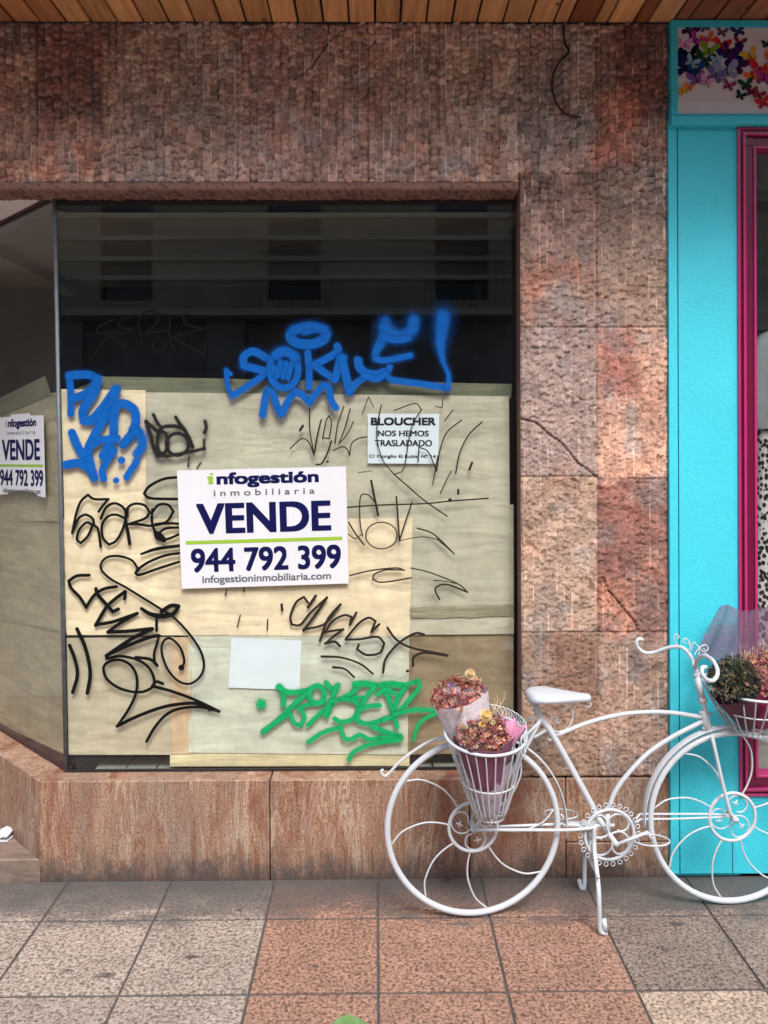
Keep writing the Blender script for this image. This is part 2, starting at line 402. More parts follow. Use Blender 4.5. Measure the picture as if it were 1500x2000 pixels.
    # returns joining sheet and core
    def skirt(idx):
        pts = [tuple(V[i]) for i in idx]; n = len(pts)
        back = [(p[0], .014, p[2]) for p in pts]
        cc = [tuple(np.clip(C.reshape(-1, 3)[i], 0, .95)) for i in idx]
        bld.add(pts + back, [(i, i + 1, n + i + 1, n + i) for i in range(n - 1)], cc + cc)
    skirt(list(range(nu))); skirt([(nv - 1) * nu + i for i in range(nu)]); skirt([j * nu for j in range(nv)]); skirt([j * nu + nu - 1 for j in range(nv)])
    return bld.build(name, M_STONE, SHOP)
XR = XS(1306)
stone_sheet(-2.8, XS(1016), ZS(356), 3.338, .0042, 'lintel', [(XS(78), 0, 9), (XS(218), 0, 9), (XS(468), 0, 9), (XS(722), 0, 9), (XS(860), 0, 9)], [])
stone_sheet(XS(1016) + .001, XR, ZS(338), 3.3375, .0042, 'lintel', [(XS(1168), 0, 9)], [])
stone_sheet(XS(1018), XR, ZS(1520), ZS(338) - .001, .0042, 'pillar', [(XS(1168), 0, 9)],
            [(ZS(640), XS(1010), XS(1320)), (ZS(932), XS(1010), XS(1168)), (ZS(937), XS(1168), XS(1320)), (ZS(1237), XS(1010), XS(1320))], thick=.115)
# smooth trim under the lintel with a broken underside
def trim():
    bld = MB(); x0, x1 = -2.8, XS(1015); n = 760
    xs = np.linspace(x0, x1, n); prof = 9; V = []; C = []
    base = np.array(lin(160, 122, 108))
    for j in range(prof):
        if j < 4:
            z = ZS(356) - .002 - (j / 3) * .026; y = -.004 + np.zeros(n) - .0015 * (vnoise(xs * 80, xs * 0 + j, 4))
            zz = z + np.zeros(n)
        else:
            t = (j - 3) / (prof - 4)
            y = -.002 + t * .112 + .006 * (vnoise(xs * 55, xs * 0 + j * 3.3, 6) - .5)
            zz = ZS(371) + .0 + .009 * (vnoise(xs * 70, xs * 0 + j * 2.1, 8) - .5) * (1 if j < prof else 0) - .006 * t
        V.append(np.stack([xs, y, zz], -1))
        nn = (.8 + .4 * vnoise(xs * 60, xs * 0 + j * 1.7, 11)) * (1 if j < 4 else 1) * np.where(vnoise(xs * 90, xs * 0 + j * 2.9, 17) > (.8 if j < 4 else .55), .55, 1.0); big = .85 + .3 * fbm(xs * 4, xs * 0 + 1, 13)
        C.append(base[None] * (nn * big)[:, None] * (1.0 if j < 4 else .9))
    V = np.concatenate(V); C = np.concatenate(C)
    bld.grid([tuple(p) for p in V], n, prof, [tuple(np.clip(c, 0, .9)) for c in C])
    bld.box((-1.285, .112, ZS(371) - .03), (x1, .2, ZS(356)), lin(20, 18, 18))
    return bld.build('trim', M_STONE, SHOP)
trim()
# splayed plan of the window: line F = face of the plinth, line G = glass, 0.115 m behind it
SPL = Vector((-1, 1, 0)).normalized()
C0 = Vector((XS(80), 0, 0))
def dirt_fac(nt, v):
    mr = nd(nt, 'ShaderNodeMapRange'); mr.inputs['From Min'].default_value = -.19; mr.inputs['From Max'].default_value = -.03
    mr.inputs['To Min'].default_value = .85; mr.inputs['To Max'].default_value = 0; mr.interpolation_type = 'SMOOTHSTEP'
    nt.links.new(v, mr.inputs[0]); return mr.outputs[0]
def m_plinth():
    m, nt, bs, out = new_mat('veined_travertine')
    n = noise(nt, coords(nt, (13, 13, 1.5)), 1.0, 7, .68, 1.3)
    c = ramp(nt, n, [(.28, lin(120, 76, 60)), (.39, lin(168, 114, 88)), (.46, lin(206, 176, 152)), (.52, lin(178, 132, 106)), (.575, lin(224, 204, 184)), (.63, lin(182, 124, 94)), (.70, lin(204, 170, 146)), (.8, lin(138, 90, 72))])
    n4 = noise(nt, coords(nt, (46, 46, 2.2)), 1.0, 5, .65, .6)
    c = mixc(nt, 1.0, c, ramp(nt, n4, [(.3, (.84, .82, .8)), (.5, (1, 1, 1)), (.68, (1.12, 1.1, 1.1))]), 'MULTIPLY')
    n2 = noise(nt, coords(nt, (3.2, 3.2, .8)), 1.0, 5, .65)
    c = mixc(nt, ramp(nt, n2, [(.45, (0, 0, 0)), (.62, (.6, .6, .6))]), c, lin(160, 140, 130))
    n5 = noise(nt, coords(nt, (6, 6, 1.6)), 1.0, 5, .6, 1.0)
    c = mixc(nt, ramp(nt, n5, [(.52, (0, 0, 0)), (.68, (.75, .75, .75))]), c, lin(150, 88, 66))
    n3 = noise(nt, coords(nt, (150, 150, 100)), 1.0, 4, .7)
    c = mixc(nt, 1.0, c, ramp(nt, n3, [(.34, (.46, .43, .42)), (.48, (1, 1, 1)), (.64, (1.4, 1.4, 1.4))]), 'MULTIPLY')
    # splash dirt, in patches, near the pavement
    sx = nd(nt, 'ShaderNodeSeparateXYZ'); nt.links.new(coords(nt), sx.inputs[0])
    md = noise(nt, coords(nt, (14, 14, 9)), 1.0, 7, .75)
    ad = nd(nt, 'ShaderNodeMath', operation='MULTIPLY_ADD'); nt.links.new(md, ad.inputs[0]); ad.inputs[1].default_value = -.34; nt.links.new(sx.outputs[2], ad.inputs[2])
    c = mixc(nt, 1.0, c, (.60, .57, .54), 'MULTIPLY')
    c = mixc(nt, dirt_fac(nt, ad.outputs[0]), c, (.05, .046, .046))
    nt.links.new(c, bs.inputs['Base Color']); bs.inputs['Roughness'].default_value = .55
    bump(nt, bs, n3, .35, .002); return m
M_PLINTH = m_plinth()
M_GROUT = simple('dark_joint', lin(58, 48, 44), .9)
b = MB()
g = .0025
segs = [(C0.x, -.42), (-.42, .36), (.36, XR)]
ztop = ZS(1522)
for i, (a, c) in enumerate(segs):
    lo = a + (0 if i == 0 else g); hi = c - (g if i < 2 else 0)
    if i == 0:
        b.prism([(lo, 0), (hi, 0), (hi, .125), (lo + .02, .125)], -.02, ztop - .001 * i, bev=.003)
    elif i == 2:
        zz = .062 + .05
        b.prism([(lo, 0), (.735, 0), (.735, .125), (lo, .125)], -.02, ztop - .002, bev=.003)
        b.prism([(.74, .002), (hi, .002), (hi, .1), (.74, .1)], zz + .022, ztop - .003, bev=.003)
        b.prism([(.74, .001), (hi, .001), (hi, .1), (.74, .1)], -.02, zz + .018, bev=.003)
    else: b.prism([(lo, 0), (hi, 0), (hi, .125), (lo, .125)], -.02, ztop - .001 * i, bev=.003)
# splayed return running back to the shop door
far = C0 + SPL * 1.85
inn = Vector((1, 1, 0)).normalized() * .13
b.prism([(far.x, far.y), (C0.x - .002, .002), (C0.x - .002 + inn.x, .002 + inn.y), (far.x + inn.x, far.y + inn.y)], -.02, ztop - .0015, bev=.003)
b.build('plinth', M_PLINTH, SHOP)
# steps of the recessed entrance
b = MB()
S28 = C0 + SPL * (.28 * math.sqrt(2))
b.prism([(-2.8, .004), (C0.x - .006, .004), (S28.x - .002, .284), (-2.8, .284)], -.02, .082, bev=.004)
b.prism([(-2.8, .286), (S28.x - .006, .286), (far.x - .2, far.y + .2), (-2.8, far.y + .2)], -.02, .205, bev=.004)
b.build('entrance_step', simple('worn_step_stone', lin(128, 110, 98), .7, .4, 14, 150, .3, vec_scale=(1, 3, 3)), SHOP)

# ---- glazing
ZT, ZB = 2.695, ZS(1522)
GT = FP(109, 395, .1); GB = FP(131, 1506, .1)
kk = (GT.x - GB.x) / (GT.z - GB.z)
gx = lambda z: GB.x + kk * (z - GB.z)
M_GLASS = glass_mat('window_glass')
b = MB()
q = [(gx(ZB), .1, ZB), (.62, .1, ZB), (.62, .1, ZT), (gx(ZT), .1, ZT)]
b.slab(q, (0, -1, 0), .008)
PANE = b.build('window_pane', M_GLASS, SHOP)
LN = Vector((gx(ZT) - gx(ZB), 0, ZT - ZB)).cross(SPL).normalized()
if LN.y > 0: LN = -LN
LPT = Vector((gx(ZB), .1, ZB))
def LP(px, py, off=0.0): return on_plane(px, py, LPT + LN * off, LN)
b = MB()
a0 = Vector((gx(ZB), .1, ZB)); a1 = Vector((gx(ZT), .1, ZT))
q = [a0 + SPL * 1.7, a0 + SPL * .009, a1 + SPL * .009, a1 + SPL * 1.7]
b.slab(q, LN, .008)
SIDE = b.build('window_pane', M_GLASS, SHOP)
M_ALU = simple('aluminium', lin(118, 126, 130), .6, .2, 30, metallic=.6, bstr=.05)
M_DARK = simple('dark_frame', lin(34, 30, 30), .6, .2, 20)
M_MAROON = simple('maroon_frame', lin(62, 40, 42), .5, .15, 20)
b = MB(); b.tube([a0 + Vector((-.003, -.004, .004)), a1 + Vector((-.003, -.004, -.006))], .0085, 8); b.build('corner_strip', M_ALU, PANE)
b = MB(); b.box((gx(ZB), .088, ZB + .0005), (.62, .099, ZB + .009)); b.build('sill_bead', M_DARK, PANE)
b = MB(); b.box((gx(ZT) , .11, ZT - .05), (.62, .14, ZT + .02)); b.build('head_frame', M_DARK, PANE)
b = MB()
for za, zb, off, m in ((0.0, .012, .006, 'sill_bead'), (ZT - ZB - .005, ZT - ZB + .03, .012, 'head_frame')):
    b = MB()
    p0 = LPT + LN * off + Vector((0, 0, za)); dx = Vector((kk * za, 0, 0))
    b.slab([p0 + dx + SPL * 1.7, p0 + dx + SPL * .01, p0 + dx + SPL * .01 + Vector((0, 0, zb - za)), p0 + dx + SPL * 1.7 + Vector((0, 0, zb - za))], LN, .03)
    b.build(m, M_MAROON, SIDE)
# recess ceiling and the walls round the entrance
M_PLASTER = simple('pale_plaster', lin(246, 236, 234), .9, .04, 5)
b = MB(); b.prism([(-2.8, .115), (-1.27, .115), (-3.0 - .3, 2.1), (-3.3, 2.1)][0:2] + [(-2.85, 1.72), (-2.85, .115)], ZT + .005, ZT + .05); b.build('recess_ceiling', M_PLASTER, SHOP)
M_INT = simple('interior_plaster', lin(140, 132, 116), .9, .12, 4)
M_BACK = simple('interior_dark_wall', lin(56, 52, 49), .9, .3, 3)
b = MB(); b.box((-2.95, -.01, -.02), (-2.802, 1.9, 3.33)); b.build('unseen_bounce_wall', simple('bounce_white', lin(236, 230, 226), .8), SHOP)  # unseen side wall, coloured white to bounce light into the recess
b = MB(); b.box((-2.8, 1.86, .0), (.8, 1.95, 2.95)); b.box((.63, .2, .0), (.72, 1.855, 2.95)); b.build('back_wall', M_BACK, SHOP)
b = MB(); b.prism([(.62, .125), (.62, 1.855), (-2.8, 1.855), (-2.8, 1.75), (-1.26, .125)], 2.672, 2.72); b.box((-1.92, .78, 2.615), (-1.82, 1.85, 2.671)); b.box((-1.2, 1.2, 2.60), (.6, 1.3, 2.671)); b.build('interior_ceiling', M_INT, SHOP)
b = MB()
for i in range(24):
    x0 = -2.4 + i * .125
    for j in range(12):
        y0 = .128 + j * .14
        if x0 < -1.2 - (y0 - .1): continue
        b.box((x0 + .003, y0 + .003, .3), (x0 + .122, y0 + .137, ZB - .006 + random.uniform(-.001, .001)))
b.build('display_floor', simple('grey_floor_tile', lin(150, 154, 144), .5, .15, 6), SHOP)

# ------------------------------------------------------------------ timber canopy
CAN = empty('timber_canopy', (0, -.5, 3.34), 'honey brown boarded timber ceiling of the canopy over the stone wall', 'canopy')
def m_wood():
    m, nt, bs, out = new_mat('varnished_pine')
    a = nd(nt, 'ShaderNodeAttribute', attribute_name='col')
    n = noise(nt, coords(nt, (38, 2.2, 20)), 1.0, 5, .6, .8)
    c = mixc(nt, 1.0, a.outputs['Color'], ramp(nt, n, [(.3, (.66, .6, .55)), (.7, (1.2, 1.18, 1.12))]), 'MULTIPLY')
    v = nd(nt, 'ShaderNodeTexVoronoi'); v.inputs['Scale'].default_value = 1.0; nt.links.new(coords(nt, (9, 6, 1)), v.inputs['Vector'])
    c = mixc(nt, ramp(nt, v.outputs['Distance'], [(.05, (.85, .85, .85)), (.11, (0, 0, 0))]), c, (.05, .025, .012))
    nt.links.new(c, bs.inputs['Base Color']); bs.inputs['Roughness'].default_value = .42
    bump(nt, bs, n, .2, .002); return m
M_WOOD = m_wood()
b = MB(); x = -3.0; k = 0
while x < 2.8:
    w = .1
    if .6 < x < 1.25 and k % 2: w = .055
    r = random.random()
    c = np.array(lin(222, 166, 114)) * (.8 + .42 * r)
    if (.55 < x < 1.2 and k % 3 == 2) or x > 1.16: c = np.array(lin(160, 98, 66)) * (.75 + .4 * r)
    if x < -1.24: c = c * np.array([.75, .62, .6])
    g = .0075 if k % 3 else .011
    y1 = -.004 - random.random() * .002
    b.prism([(x + g * .5, -.74), (x + w - g * .5, -.74), (x + w - g * .5, y1), (x + g * .5, y1)], 3.34 + random.uniform(0, .0015), 3.36, tuple(c), .0022)
    x += w; k += 1
b.build('ceiling_boards', M_WOOD, CAN)
b = MB(); b.box((-3.0, -.78, 3.364), (2.8, .3, 3.6)); b.box((-3.0, -.78, 3.33), (2.8, -.743, 3.362)); b.build('canopy_deck', simple('dark_timber', lin(70, 44, 30), .7), CAN)

# loose cable hanging down the wall
b = MB()
b.tube(catmull([FP(x, y, -.022 if 90 < y < 200 else -.016) for x, y in ((1101, 46), (1101, 66), (1103, 84), (1111, 97), (1106, 108), (1092, 122), (1081, 145), (1078, 168), (1084, 196), (1097, 216), (1112, 226), (1134, 229))], 6), .0042, 8)
CAB = b.build('cable', simple('black_cable', (.012, .012, .013), .45, 0, 10)); tag(CAB, 'loose black cable curling down the dark stone wall from the timber ceiling', 'cable')
b = MB(); b.tube([FP(1095, 82, -.024), FP(1107, 100, -.03)], .003, 6); b.build('cable_tie', simple('grey_plastic', lin(150, 150, 150), .5), CAB)
# ------------------------------------------------------------------ strokes of paint on the glass
def P2(p): return Vector((p[0], p[1]))
class Paint:
    """strokes drawn on a plane; every stroke lies a hair in front of the one before it"""
    def __init__(s, mp, ox=0, oy=0, sc=1.0, k=1.12, d0=.0012):
        s.k = k; s.m = MB(); s.mp = mp; s.ox = ox; s.oy = oy; s.sc = sc; s.d = d0
    def px(s, p): return Vector((s.ox + p[0] / s.sc, s.oy + p[1] / s.sc))
    def stroke(s, pts, w, soft=0.0, closed=False, taper=None, smooth=True):
        """w in pixels of the photograph; points may carry a third value scaling the width"""
        w = w * s.k * (1 + .35 * soft)
        wd = [(p[2] if len(p) > 2 else 1.0) for p in pts]
        Q = [s.px(p) for p in pts]
        if closed: Q.append(Q[0]); wd.append(wd[0])
        runs = []; cur = [0]
        for i in range(1, len(Q) - 1):
            cur.append(i)
            a = (Q[i] - Q[i - 1]); c = (Q[i + 1] - Q[i])
            if a.length > 1e-6 and c.length > 1e-6 and a.angle(c) > R(72): runs.append(cur); cur = [i]
        cur.append(len(Q) - 1); runs.append(cur)
        for run in runs:
            pp = [(Q[i].x, Q[i].y, wd[i]) for i in run]
            if len(pp) > 2 and smooth:
                P = catmull(pp, 7, False)
            else:
                A, B_ = Vector(pp[0]), Vector(pp[-1]); n = 6
                P = [A.lerp(B_, k / n) for k in range(n + 1)] if len(pp) == 2 else [Vector(p) for p in pp]
            if soft > 0:
                s._ribbon(P, w * 1.75 + 5, .96, .42); s.d += .00006
            s._ribbon(P, w, min(.95, soft * 1.35))
            s.d += .00012
    def _ribbon(s, P, w, soft, amax=1.0):
        Q = [P[0]]
        for p in P[1:]:
            if (P2(p) - P2(Q[-1])).length > .6: Q.append(p)
        if len(Q) < 2: return
        P = Q; n = len(P)
        if soft > 0:
            ks = [(-1, 0), (-(1 - soft * .5), .55), (-(1 - soft), 1), (1 - soft, 1), (1 - soft * .5, .55), (1, 0)]
        else: ks = [(-1, 1), (1, 1)]
        m = len(ks); vs = []; al = []
        def put(p, a, dd): vs.append(s.mp(p.x, p.y, s.d + dd)); al.append(min(.999, a * amax))
        def tan(i):
            a = P2(P[max(0, i - 1)]); c = P2(P[min(n - 1, i + 1)]); return (c - a).normalized()
        for i in range(n):
            t = tan(i); nn = Vector((-t.y, t.x)); h = w * .5 * P[i].z
            for k, a in ks: put(P2(P[i]) + nn * (k * h), a, .0001 * i / n)
        fs = [(i * m + k, i * m + k + 1, (i + 1) * m + k + 1, (i + 1) * m + k) for i in range(n - 1) for k in range(m - 1)]
        for end, i in ((-1, 0), (1, n - 1)):              # round caps
            t = tan(i) * end; nn = Vector((-t.y, t.x)); h = w * .5 * P[i].z; dd = .0001 * i / n
            rings = [(1 - soft, 1), (1 - soft * .5, .55), (1, 0)] if soft > 0 else [(1, 1)]
            base = len(vs); put(P2(P[i]), 1, dd); N = 9
            for rk, a in rings:
                for q in range(N):
                    an = math.pi * q / (N - 1); put(P2(P[i]) + nn * (math.cos(an) * rk * h) + t * (math.sin(an) * rk * h), a, dd)
            for q in range(N - 1):
                fs.append((base, base + 1 + q, base + 2 + q))
                for r_ in range(len(rings) - 1):
                    o0 = base + 1 + r_ * N; o1 = o0 + N; fs.append((o0 + q, o1 + q, o1 + q + 1, o0 + q + 1))
        s.m.add(vs, fs, None, al)
    def ring(s, cx, cy, rx, ry, w, soft=0.0, rot=0):
        pts = []
        for k in range(17):
            a = 2 * math.pi * k / 16; x, y = rx * math.cos(a), ry * math.sin(a)
            pts.append((cx + x * math.cos(rot) - y * math.sin(rot), cy + x * math.sin(rot) + y * math.cos(rot)))
        s.stroke(pts, w, soft)
    def dot(s, x, y, r, soft=.3): s.stroke([(x - .5 * s.sc, y), (x + .5 * s.sc, y)], 2 * r, soft)
GM = lambda px, py, d: FP(px, py, .1 - d)
M_BLUE = spray_mat('blue_spray', (.003, .105, .42))
M_GREEN = spray_mat('green_spray', (.008, .36, .12))
M_MARK = simple('black_marker', (.008, .008, .008), .5, .3, 60, 200, .05, spec=.08)
M_FAINT = spray_mat('black_spray', (.018, .017, .016))

# SOKUE, across the dark glass and the top of the paper
p = Paint(GM, 420, 560, 2.8846, 1.12)
W = 13
p.stroke([(62, 470), (72, 560), (98, 615)], 9, .25); p.stroke([(62, 470), (88, 492)], 8, .3)
p.stroke([(98, 615), (170, 568), (250, 515), (288, 484)], 12, .25)
p.stroke([(288, 478), (230, 462), (162, 445), (162, 395), (215, 365), (288, 400)], 15, .3)
p.ring(388, 465, 80, 105, 13, .25)
p.stroke([(330, 450), (350, 505), (368, 420), (384, 510), (400, 430), (412, 512), (432, 430)], 10, .3)
p.stroke([(345, 385), (380, 365), (420, 372), (455, 400)], 20, .45)
p.ring(525, 275, 100, 50, 19, .3, -.06); p.stroke([(440, 245), (525, 232), (615, 240)], 18, .4); p.stroke([(505, 262), (545, 250)], 10, .5)
p.stroke([(522, 372), (530, 470), (530, 565)], 13, .3)
p.stroke([(688, 335), (690, 365), (610, 415), (535, 448)], 14, .3); p.stroke([(560, 440), (610, 480), (675, 520)], 14, .3)
p.stroke([(675, 520), (690, 470), (705, 400), (725, 400)], 15, .3); p.stroke([(715, 400), (735, 490), (757, 592)], 16, .3)
p.stroke([(757, 588), (800, 540), (870, 500), (960, 495)], 13, .3)
p.stroke([(805, 415), (815, 455), (850, 485), (910, 495), (950, 480)], 16, .3)
p.stroke([(960, 195, 1.2), (945, 290, 1.3), (910, 360, 1.0), (905, 405, .8), (960, 415, .8), (1100, 388, .8)], 17, .55)
p.stroke([(955, 225), (1000, 265), (1060, 275), (1110, 240), (1120, 190)], 26, .85)
p.stroke([(950, 285), (1020, 300), (1090, 290)], 14, .35)
p.stroke([(985, 455), (965, 490), (1000, 525), (1140, 545), (1310, 570)], 12, .25)
p.stroke([(960, 490), (910, 520), (840, 500)], 12, .3)
p.stroke([(1310, 568), (1316, 500, .8), (1285, 420, .9), (1270, 330, 1.6), (1278, 240, 2.2), (1285, 165, 2.4)], 13, .75)
p.stroke([(268, 722), (285, 610), (300, 585), (330, 610), (355, 690), (375, 715), (420, 630), (455, 592), (490, 610), (530, 650)], 14, .35)
p.stroke([(530, 650), (570, 600), (610, 555), (640, 570), (655, 640), (680, 682)], 13, .35)
tag(p.m.build('graffiti_tag', M_BLUE, PANE), 'blue spray tag with a halo across the dark upper glass')
# PUVA, upper left
p = Paint(GM, 0, 360, 2.8846, 1.3)
p.stroke([(398, 1292), (400, 1190), (390, 1080)], 11, .2); p.stroke([(390, 1078), (450, 1072), (510, 1075), (548, 1100), (520, 1150), (460, 1190), (410, 1205)], 13, .2)
p.stroke([(548, 1098), (530, 1170), (470, 1270), (475, 1328), (520, 1325), (580, 1260), (655, 1155)], 15, .15)
p.stroke([(655, 1155), (600, 1290), (530, 1420), (495, 1500), (500, 1570)], 14, .15)
p.stroke([(405, 1400), (440, 1480), (500, 1590), (530, 1650)], 13, .15); p.stroke([(372, 1580), (440, 1570), (490, 1595)], 13, .15); p.stroke([(505, 1550), (518, 1600), (533, 1655)], 12, .15)
p.stroke([(580, 1530), (635, 1430), (640, 1320), (655, 1250), (700, 1235), (755, 1270), (765, 1330), (745, 1400), (695, 1465)], 14, .2)
p.stroke([(515, 1470), (580, 1440), (660, 1430)], 12, .2)
p.stroke([(645, 1500), (590, 1580), (575, 1620), (585, 1660)], 11, .25); p.stroke([(750, 1380), (790, 1400), (800, 1470), (770, 1520)], 16, .5)
p.stroke([(770, 1560), (740, 1605), (712, 1650)], 11, .3); p.dot(685, 1555, 6); p.dot(655, 1668, 5); p.stroke([(700, 1460), (730, 1420), (770, 1395)], 12, .4)
tag(p.m.build('graffiti_tag', M_BLUE, PANE), 'chunky blue spray letters beside the glass corner')
# grey-black sprayed scribble beside it
p = Paint(GM, 0, 360, 2.8846, .9)
p.stroke([(865, 1298), (885, 1340), (910, 1375)], 8, .4); p.stroke([(822, 1335), (850, 1420), (870, 1490), (890, 1528)], 9, .4); p.stroke([(830, 1345), (890, 1395), (930, 1365), (1020, 1370), (1060, 1420), (1085, 1480)], 10, .5)
p.ring(1000, 1465, 62, 62, 8, .4); p.ring(915, 1455, 30, 62, 9, .5); p.stroke([(890, 1530), (960, 1528), (1080, 1505), (1150, 1490)], 9, .6); p.stroke([(990, 1312), (1010, 1345), (1035, 1375)], 9, .5)
p.stroke([(1155, 1335), (1162, 1370), (1152, 1400)], 9, .95); p.stroke([(1150, 1440), (1150, 1490)], 6, .95); p.stroke([(1065, 1540), (1060, 1590)], 4, .95); p.stroke([(1130, 1570), (1110, 1600)], 4, .95)
tag(p.m.build('graffiti_tag', M_FAINT, PANE), 'smudged grey black sprayed scribble')
# SERK, thin and black on the dark glass
p = Paint(GM, 0, 360, 2.8846); w = 3.4
p.stroke([(508, 995), (620, 850), (690, 838), (760, 812)], w); p.stroke([(640, 765), (560, 800), (548, 825), (560, 838), (640, 830), (700, 815)], w)
p.stroke([(620, 850), (690, 905), (708, 925), (716, 880)], w); p.stroke([(738, 752), (690, 760), (665, 790), (690, 812), (760, 812)], 2.6)
p.stroke([(803, 895), (790, 830), (778, 790), (800, 730), (850, 708), (893, 725), (890, 770), (850, 815), (810, 840), (880, 832), (950, 825)], w)
p.stroke([(905, 860), (868, 880), (866, 925), (900, 950), (935, 930), (940, 900)], w); p.stroke([(960, 750), (955, 840), (970, 900), (992, 940)], w)
p.stroke([(1030, 738), (1045, 785), (1100, 805), (1150, 812)], w); p.stroke([(1150, 812), (1060, 835), (968, 862)], w); p.stroke([(968, 862), (1060, 910), (1130, 950), (1150, 972)], 4.2); p.stroke([(1150, 972), (1155, 930), (1158, 880)], w)
p.stroke([(490, 850), (530, 838)], 2.2); p.stroke([(500, 905), (510, 1000)], 2.0)
tag(p.m.build('graffiti_tag', M_MARK, PANE), 'thin black scrawl barely seen on the dark glass')
# SORBE and its halo and flourishes
p = Paint(GM, 0, 780, 3.2609); w = 4.6
p.stroke([(460, 852), (485, 730), (515, 650), (560, 608), (600, 635), (690, 636)], w); p.stroke([(690, 636), (660, 670), (628, 715)], w)
p.stroke([(468, 830), (500, 760), (545, 735), (590, 760), (600, 800), (625, 830), (642, 940)], w); p.stroke([(590, 800), (560, 870), (515, 915), (490, 890), (505, 830), (550, 785), (590, 800)], w)
p.stroke([(642, 760), (675, 690), (730, 662), (785, 690), (802, 745), (780, 830), (740, 900), (695, 925), (655, 880), (650, 800), (690, 745), (740, 735), (790, 755)], w)
p.stroke([(812, 695), (800, 770), (815, 850), (826, 920)], 6); p.stroke([(812, 745), (815, 690), (860, 665), (920, 675), (955, 720), (920, 760), (820, 795), (880, 795), (960, 805), (1060, 790), (1135, 792)], w)
p.stroke([(970, 700), (968, 780), (990, 850), (1020, 895), (1080, 885), (1138, 860)], w); p.stroke([(970, 720), (1010, 672), (1070, 672), (1105, 715), (1060, 780), (990, 795)], w)
p.stroke([(985, 840, .6), (1010, 870, 1.6), (1045, 895, 1.0)], 9); p.stroke([(1010, 850), (1060, 822), (1138, 815)], w)
p.stroke([(1140, 495), (1040, 508), (950, 555), (918, 600), (960, 630), (1140, 636)], 5)
p.stroke([(900, 985, .7), (1000, 952), (1140, 933)], 6); p.stroke([(872, 1085), (950, 1035), (1050, 995), (1140, 980)], 4.8); p.stroke([(1140, 1035), (1000, 1080), (890, 1118), (862, 1105), (885, 1082)], 4.6)
tag(p.m.build('graffiti_tag', M_MARK, PANE), 'black marker tag left of the for sale sign')
# the long looping tag at the lower left
p = Paint(GM, 100, 1080, 3.5714); w = 5.6
p.stroke([(608, 112), (560, 50), (470, 22), (390, 30), (348, 75), (355, 125), (420, 185), (520, 240), (650, 320), (760, 388), (850, 445), (960, 560), (1040, 680), (1066, 780), (1040, 860), (970, 912), (890, 895), (815, 815), (770, 690), (785, 615), (835, 598), (900, 660), (928, 750), (912, 800)], 4.2)
p.dot(908, 800, 5, 0)
p.stroke([(265, 155), (180, 160), (122, 195), (140, 245), (200, 310), (245, 380)], w); p.stroke([(245, 375), (300, 295), (370, 250), (455, 235)], w)
p.stroke([(312, 250), (325, 290), (390, 365), (430, 410), (468, 392)], 6.4); p.stroke([(512, 320), (518, 270)], w); p.stroke([(515, 270), (440, 325), (380, 385), (310, 505)], 6.2); p.stroke([(310, 500), (430, 480), (600, 422)], 6)
p.stroke([(600, 422), (480, 490), (395, 552)], 6); p.stroke([(395, 552), (540, 545), (705, 528)], 6.4); p.stroke([(705, 530), (560, 600), (385, 718)], 7); p.stroke([(385, 715), (560, 635), (700, 585), (752, 578)], 6.4)
p.stroke([(752, 578), (735, 640), (718, 700), (722, 755), (740, 788)], 4.6); p.stroke([(738, 782), (690, 742), (590, 728)], 5.6)
p.stroke([(630, 388, .8), (690, 425), (770, 440, 1.3), (850, 425), (888, 372), (835, 368), (770, 408)], 7.4); p.stroke([(735, 450), (735, 542)], 5)
p.stroke([(385, 738), (480, 720), (600, 745), (680, 800), (718, 880), (700, 940), (610, 972), (480, 945), (390, 880), (365, 800), (410, 755), (490, 748), (560, 790), (598, 870), (590, 980), (540, 1090), (460, 1210)], 5)
p.stroke([(460, 1208), (600, 1140), (780, 1075), (940, 1050), (1040, 1055), (1170, 1105)], 6); p.stroke([(1170, 1105), (1010, 1028), (850, 968), (705, 928)], 5.4); p.stroke([(705, 928), (735, 898), (778, 912)], 5.4)
p.stroke([(665, 1315), (720, 1220), (800, 1130), (900, 1085), (1040, 1075), (1170, 1105)], 5.2)
p.stroke([(128, 645), (165, 740), (183, 850), (150, 972)], 6.4); p.stroke([(180, 530), (238, 660), (272, 830), (252, 978)], 6.6)
tag(p.m.build('graffiti_tag', M_MARK, PANE), 'big looping black marker tag with a star point at lower left')
# CHESX
p = Paint(GM, 420, 1140, 3.0); w = 4.2
M_BROWN = simple('brown_marker', (.034, .024, .019), .5, .3, 60, spec=.08)
p.stroke([(390, 122), (394, 155)], 4.6); p.stroke([(590, 72), (545, 138)], 5); p.stroke([(545, 112), (520, 78), (475, 110), (442, 190), (450, 240), (500, 240), (560, 170), (655, 82)], w)
p.stroke([(655, 82), (590, 180), (518, 275)], 5); p.stroke([(518, 268), (610, 250), (660, 220), (735, 122)], w); p.stroke([(735, 122), (660, 210), (615, 335)], 4.6)
p.stroke([(828, 170), (790, 240), (800, 195), (755, 185), (690, 220), (640, 290)], w); p.stroke([(640, 285), (700, 275), (752, 268), (700, 305), (645, 352)], w); p.stroke([(645, 350), (700, 340), (732, 366)], 4.6)
p.stroke([(962, 238), (915, 285), (940, 220), (900, 200), (840, 235), (765, 325)], w); p.stroke([(765, 328), (850, 325), (950, 312), (992, 350), (965, 405), (890, 418), (832, 385), (842, 358)], w)
p.stroke([(1010, 258), (1060, 325), (1150, 375), (1362, 420)], w); p.stroke([(1362, 422), (1230, 405), (1165, 430), (1160, 482)], w); p.stroke([(1225, 298), (1170, 292), (1075, 350), (1000, 440), (985, 520)], w)
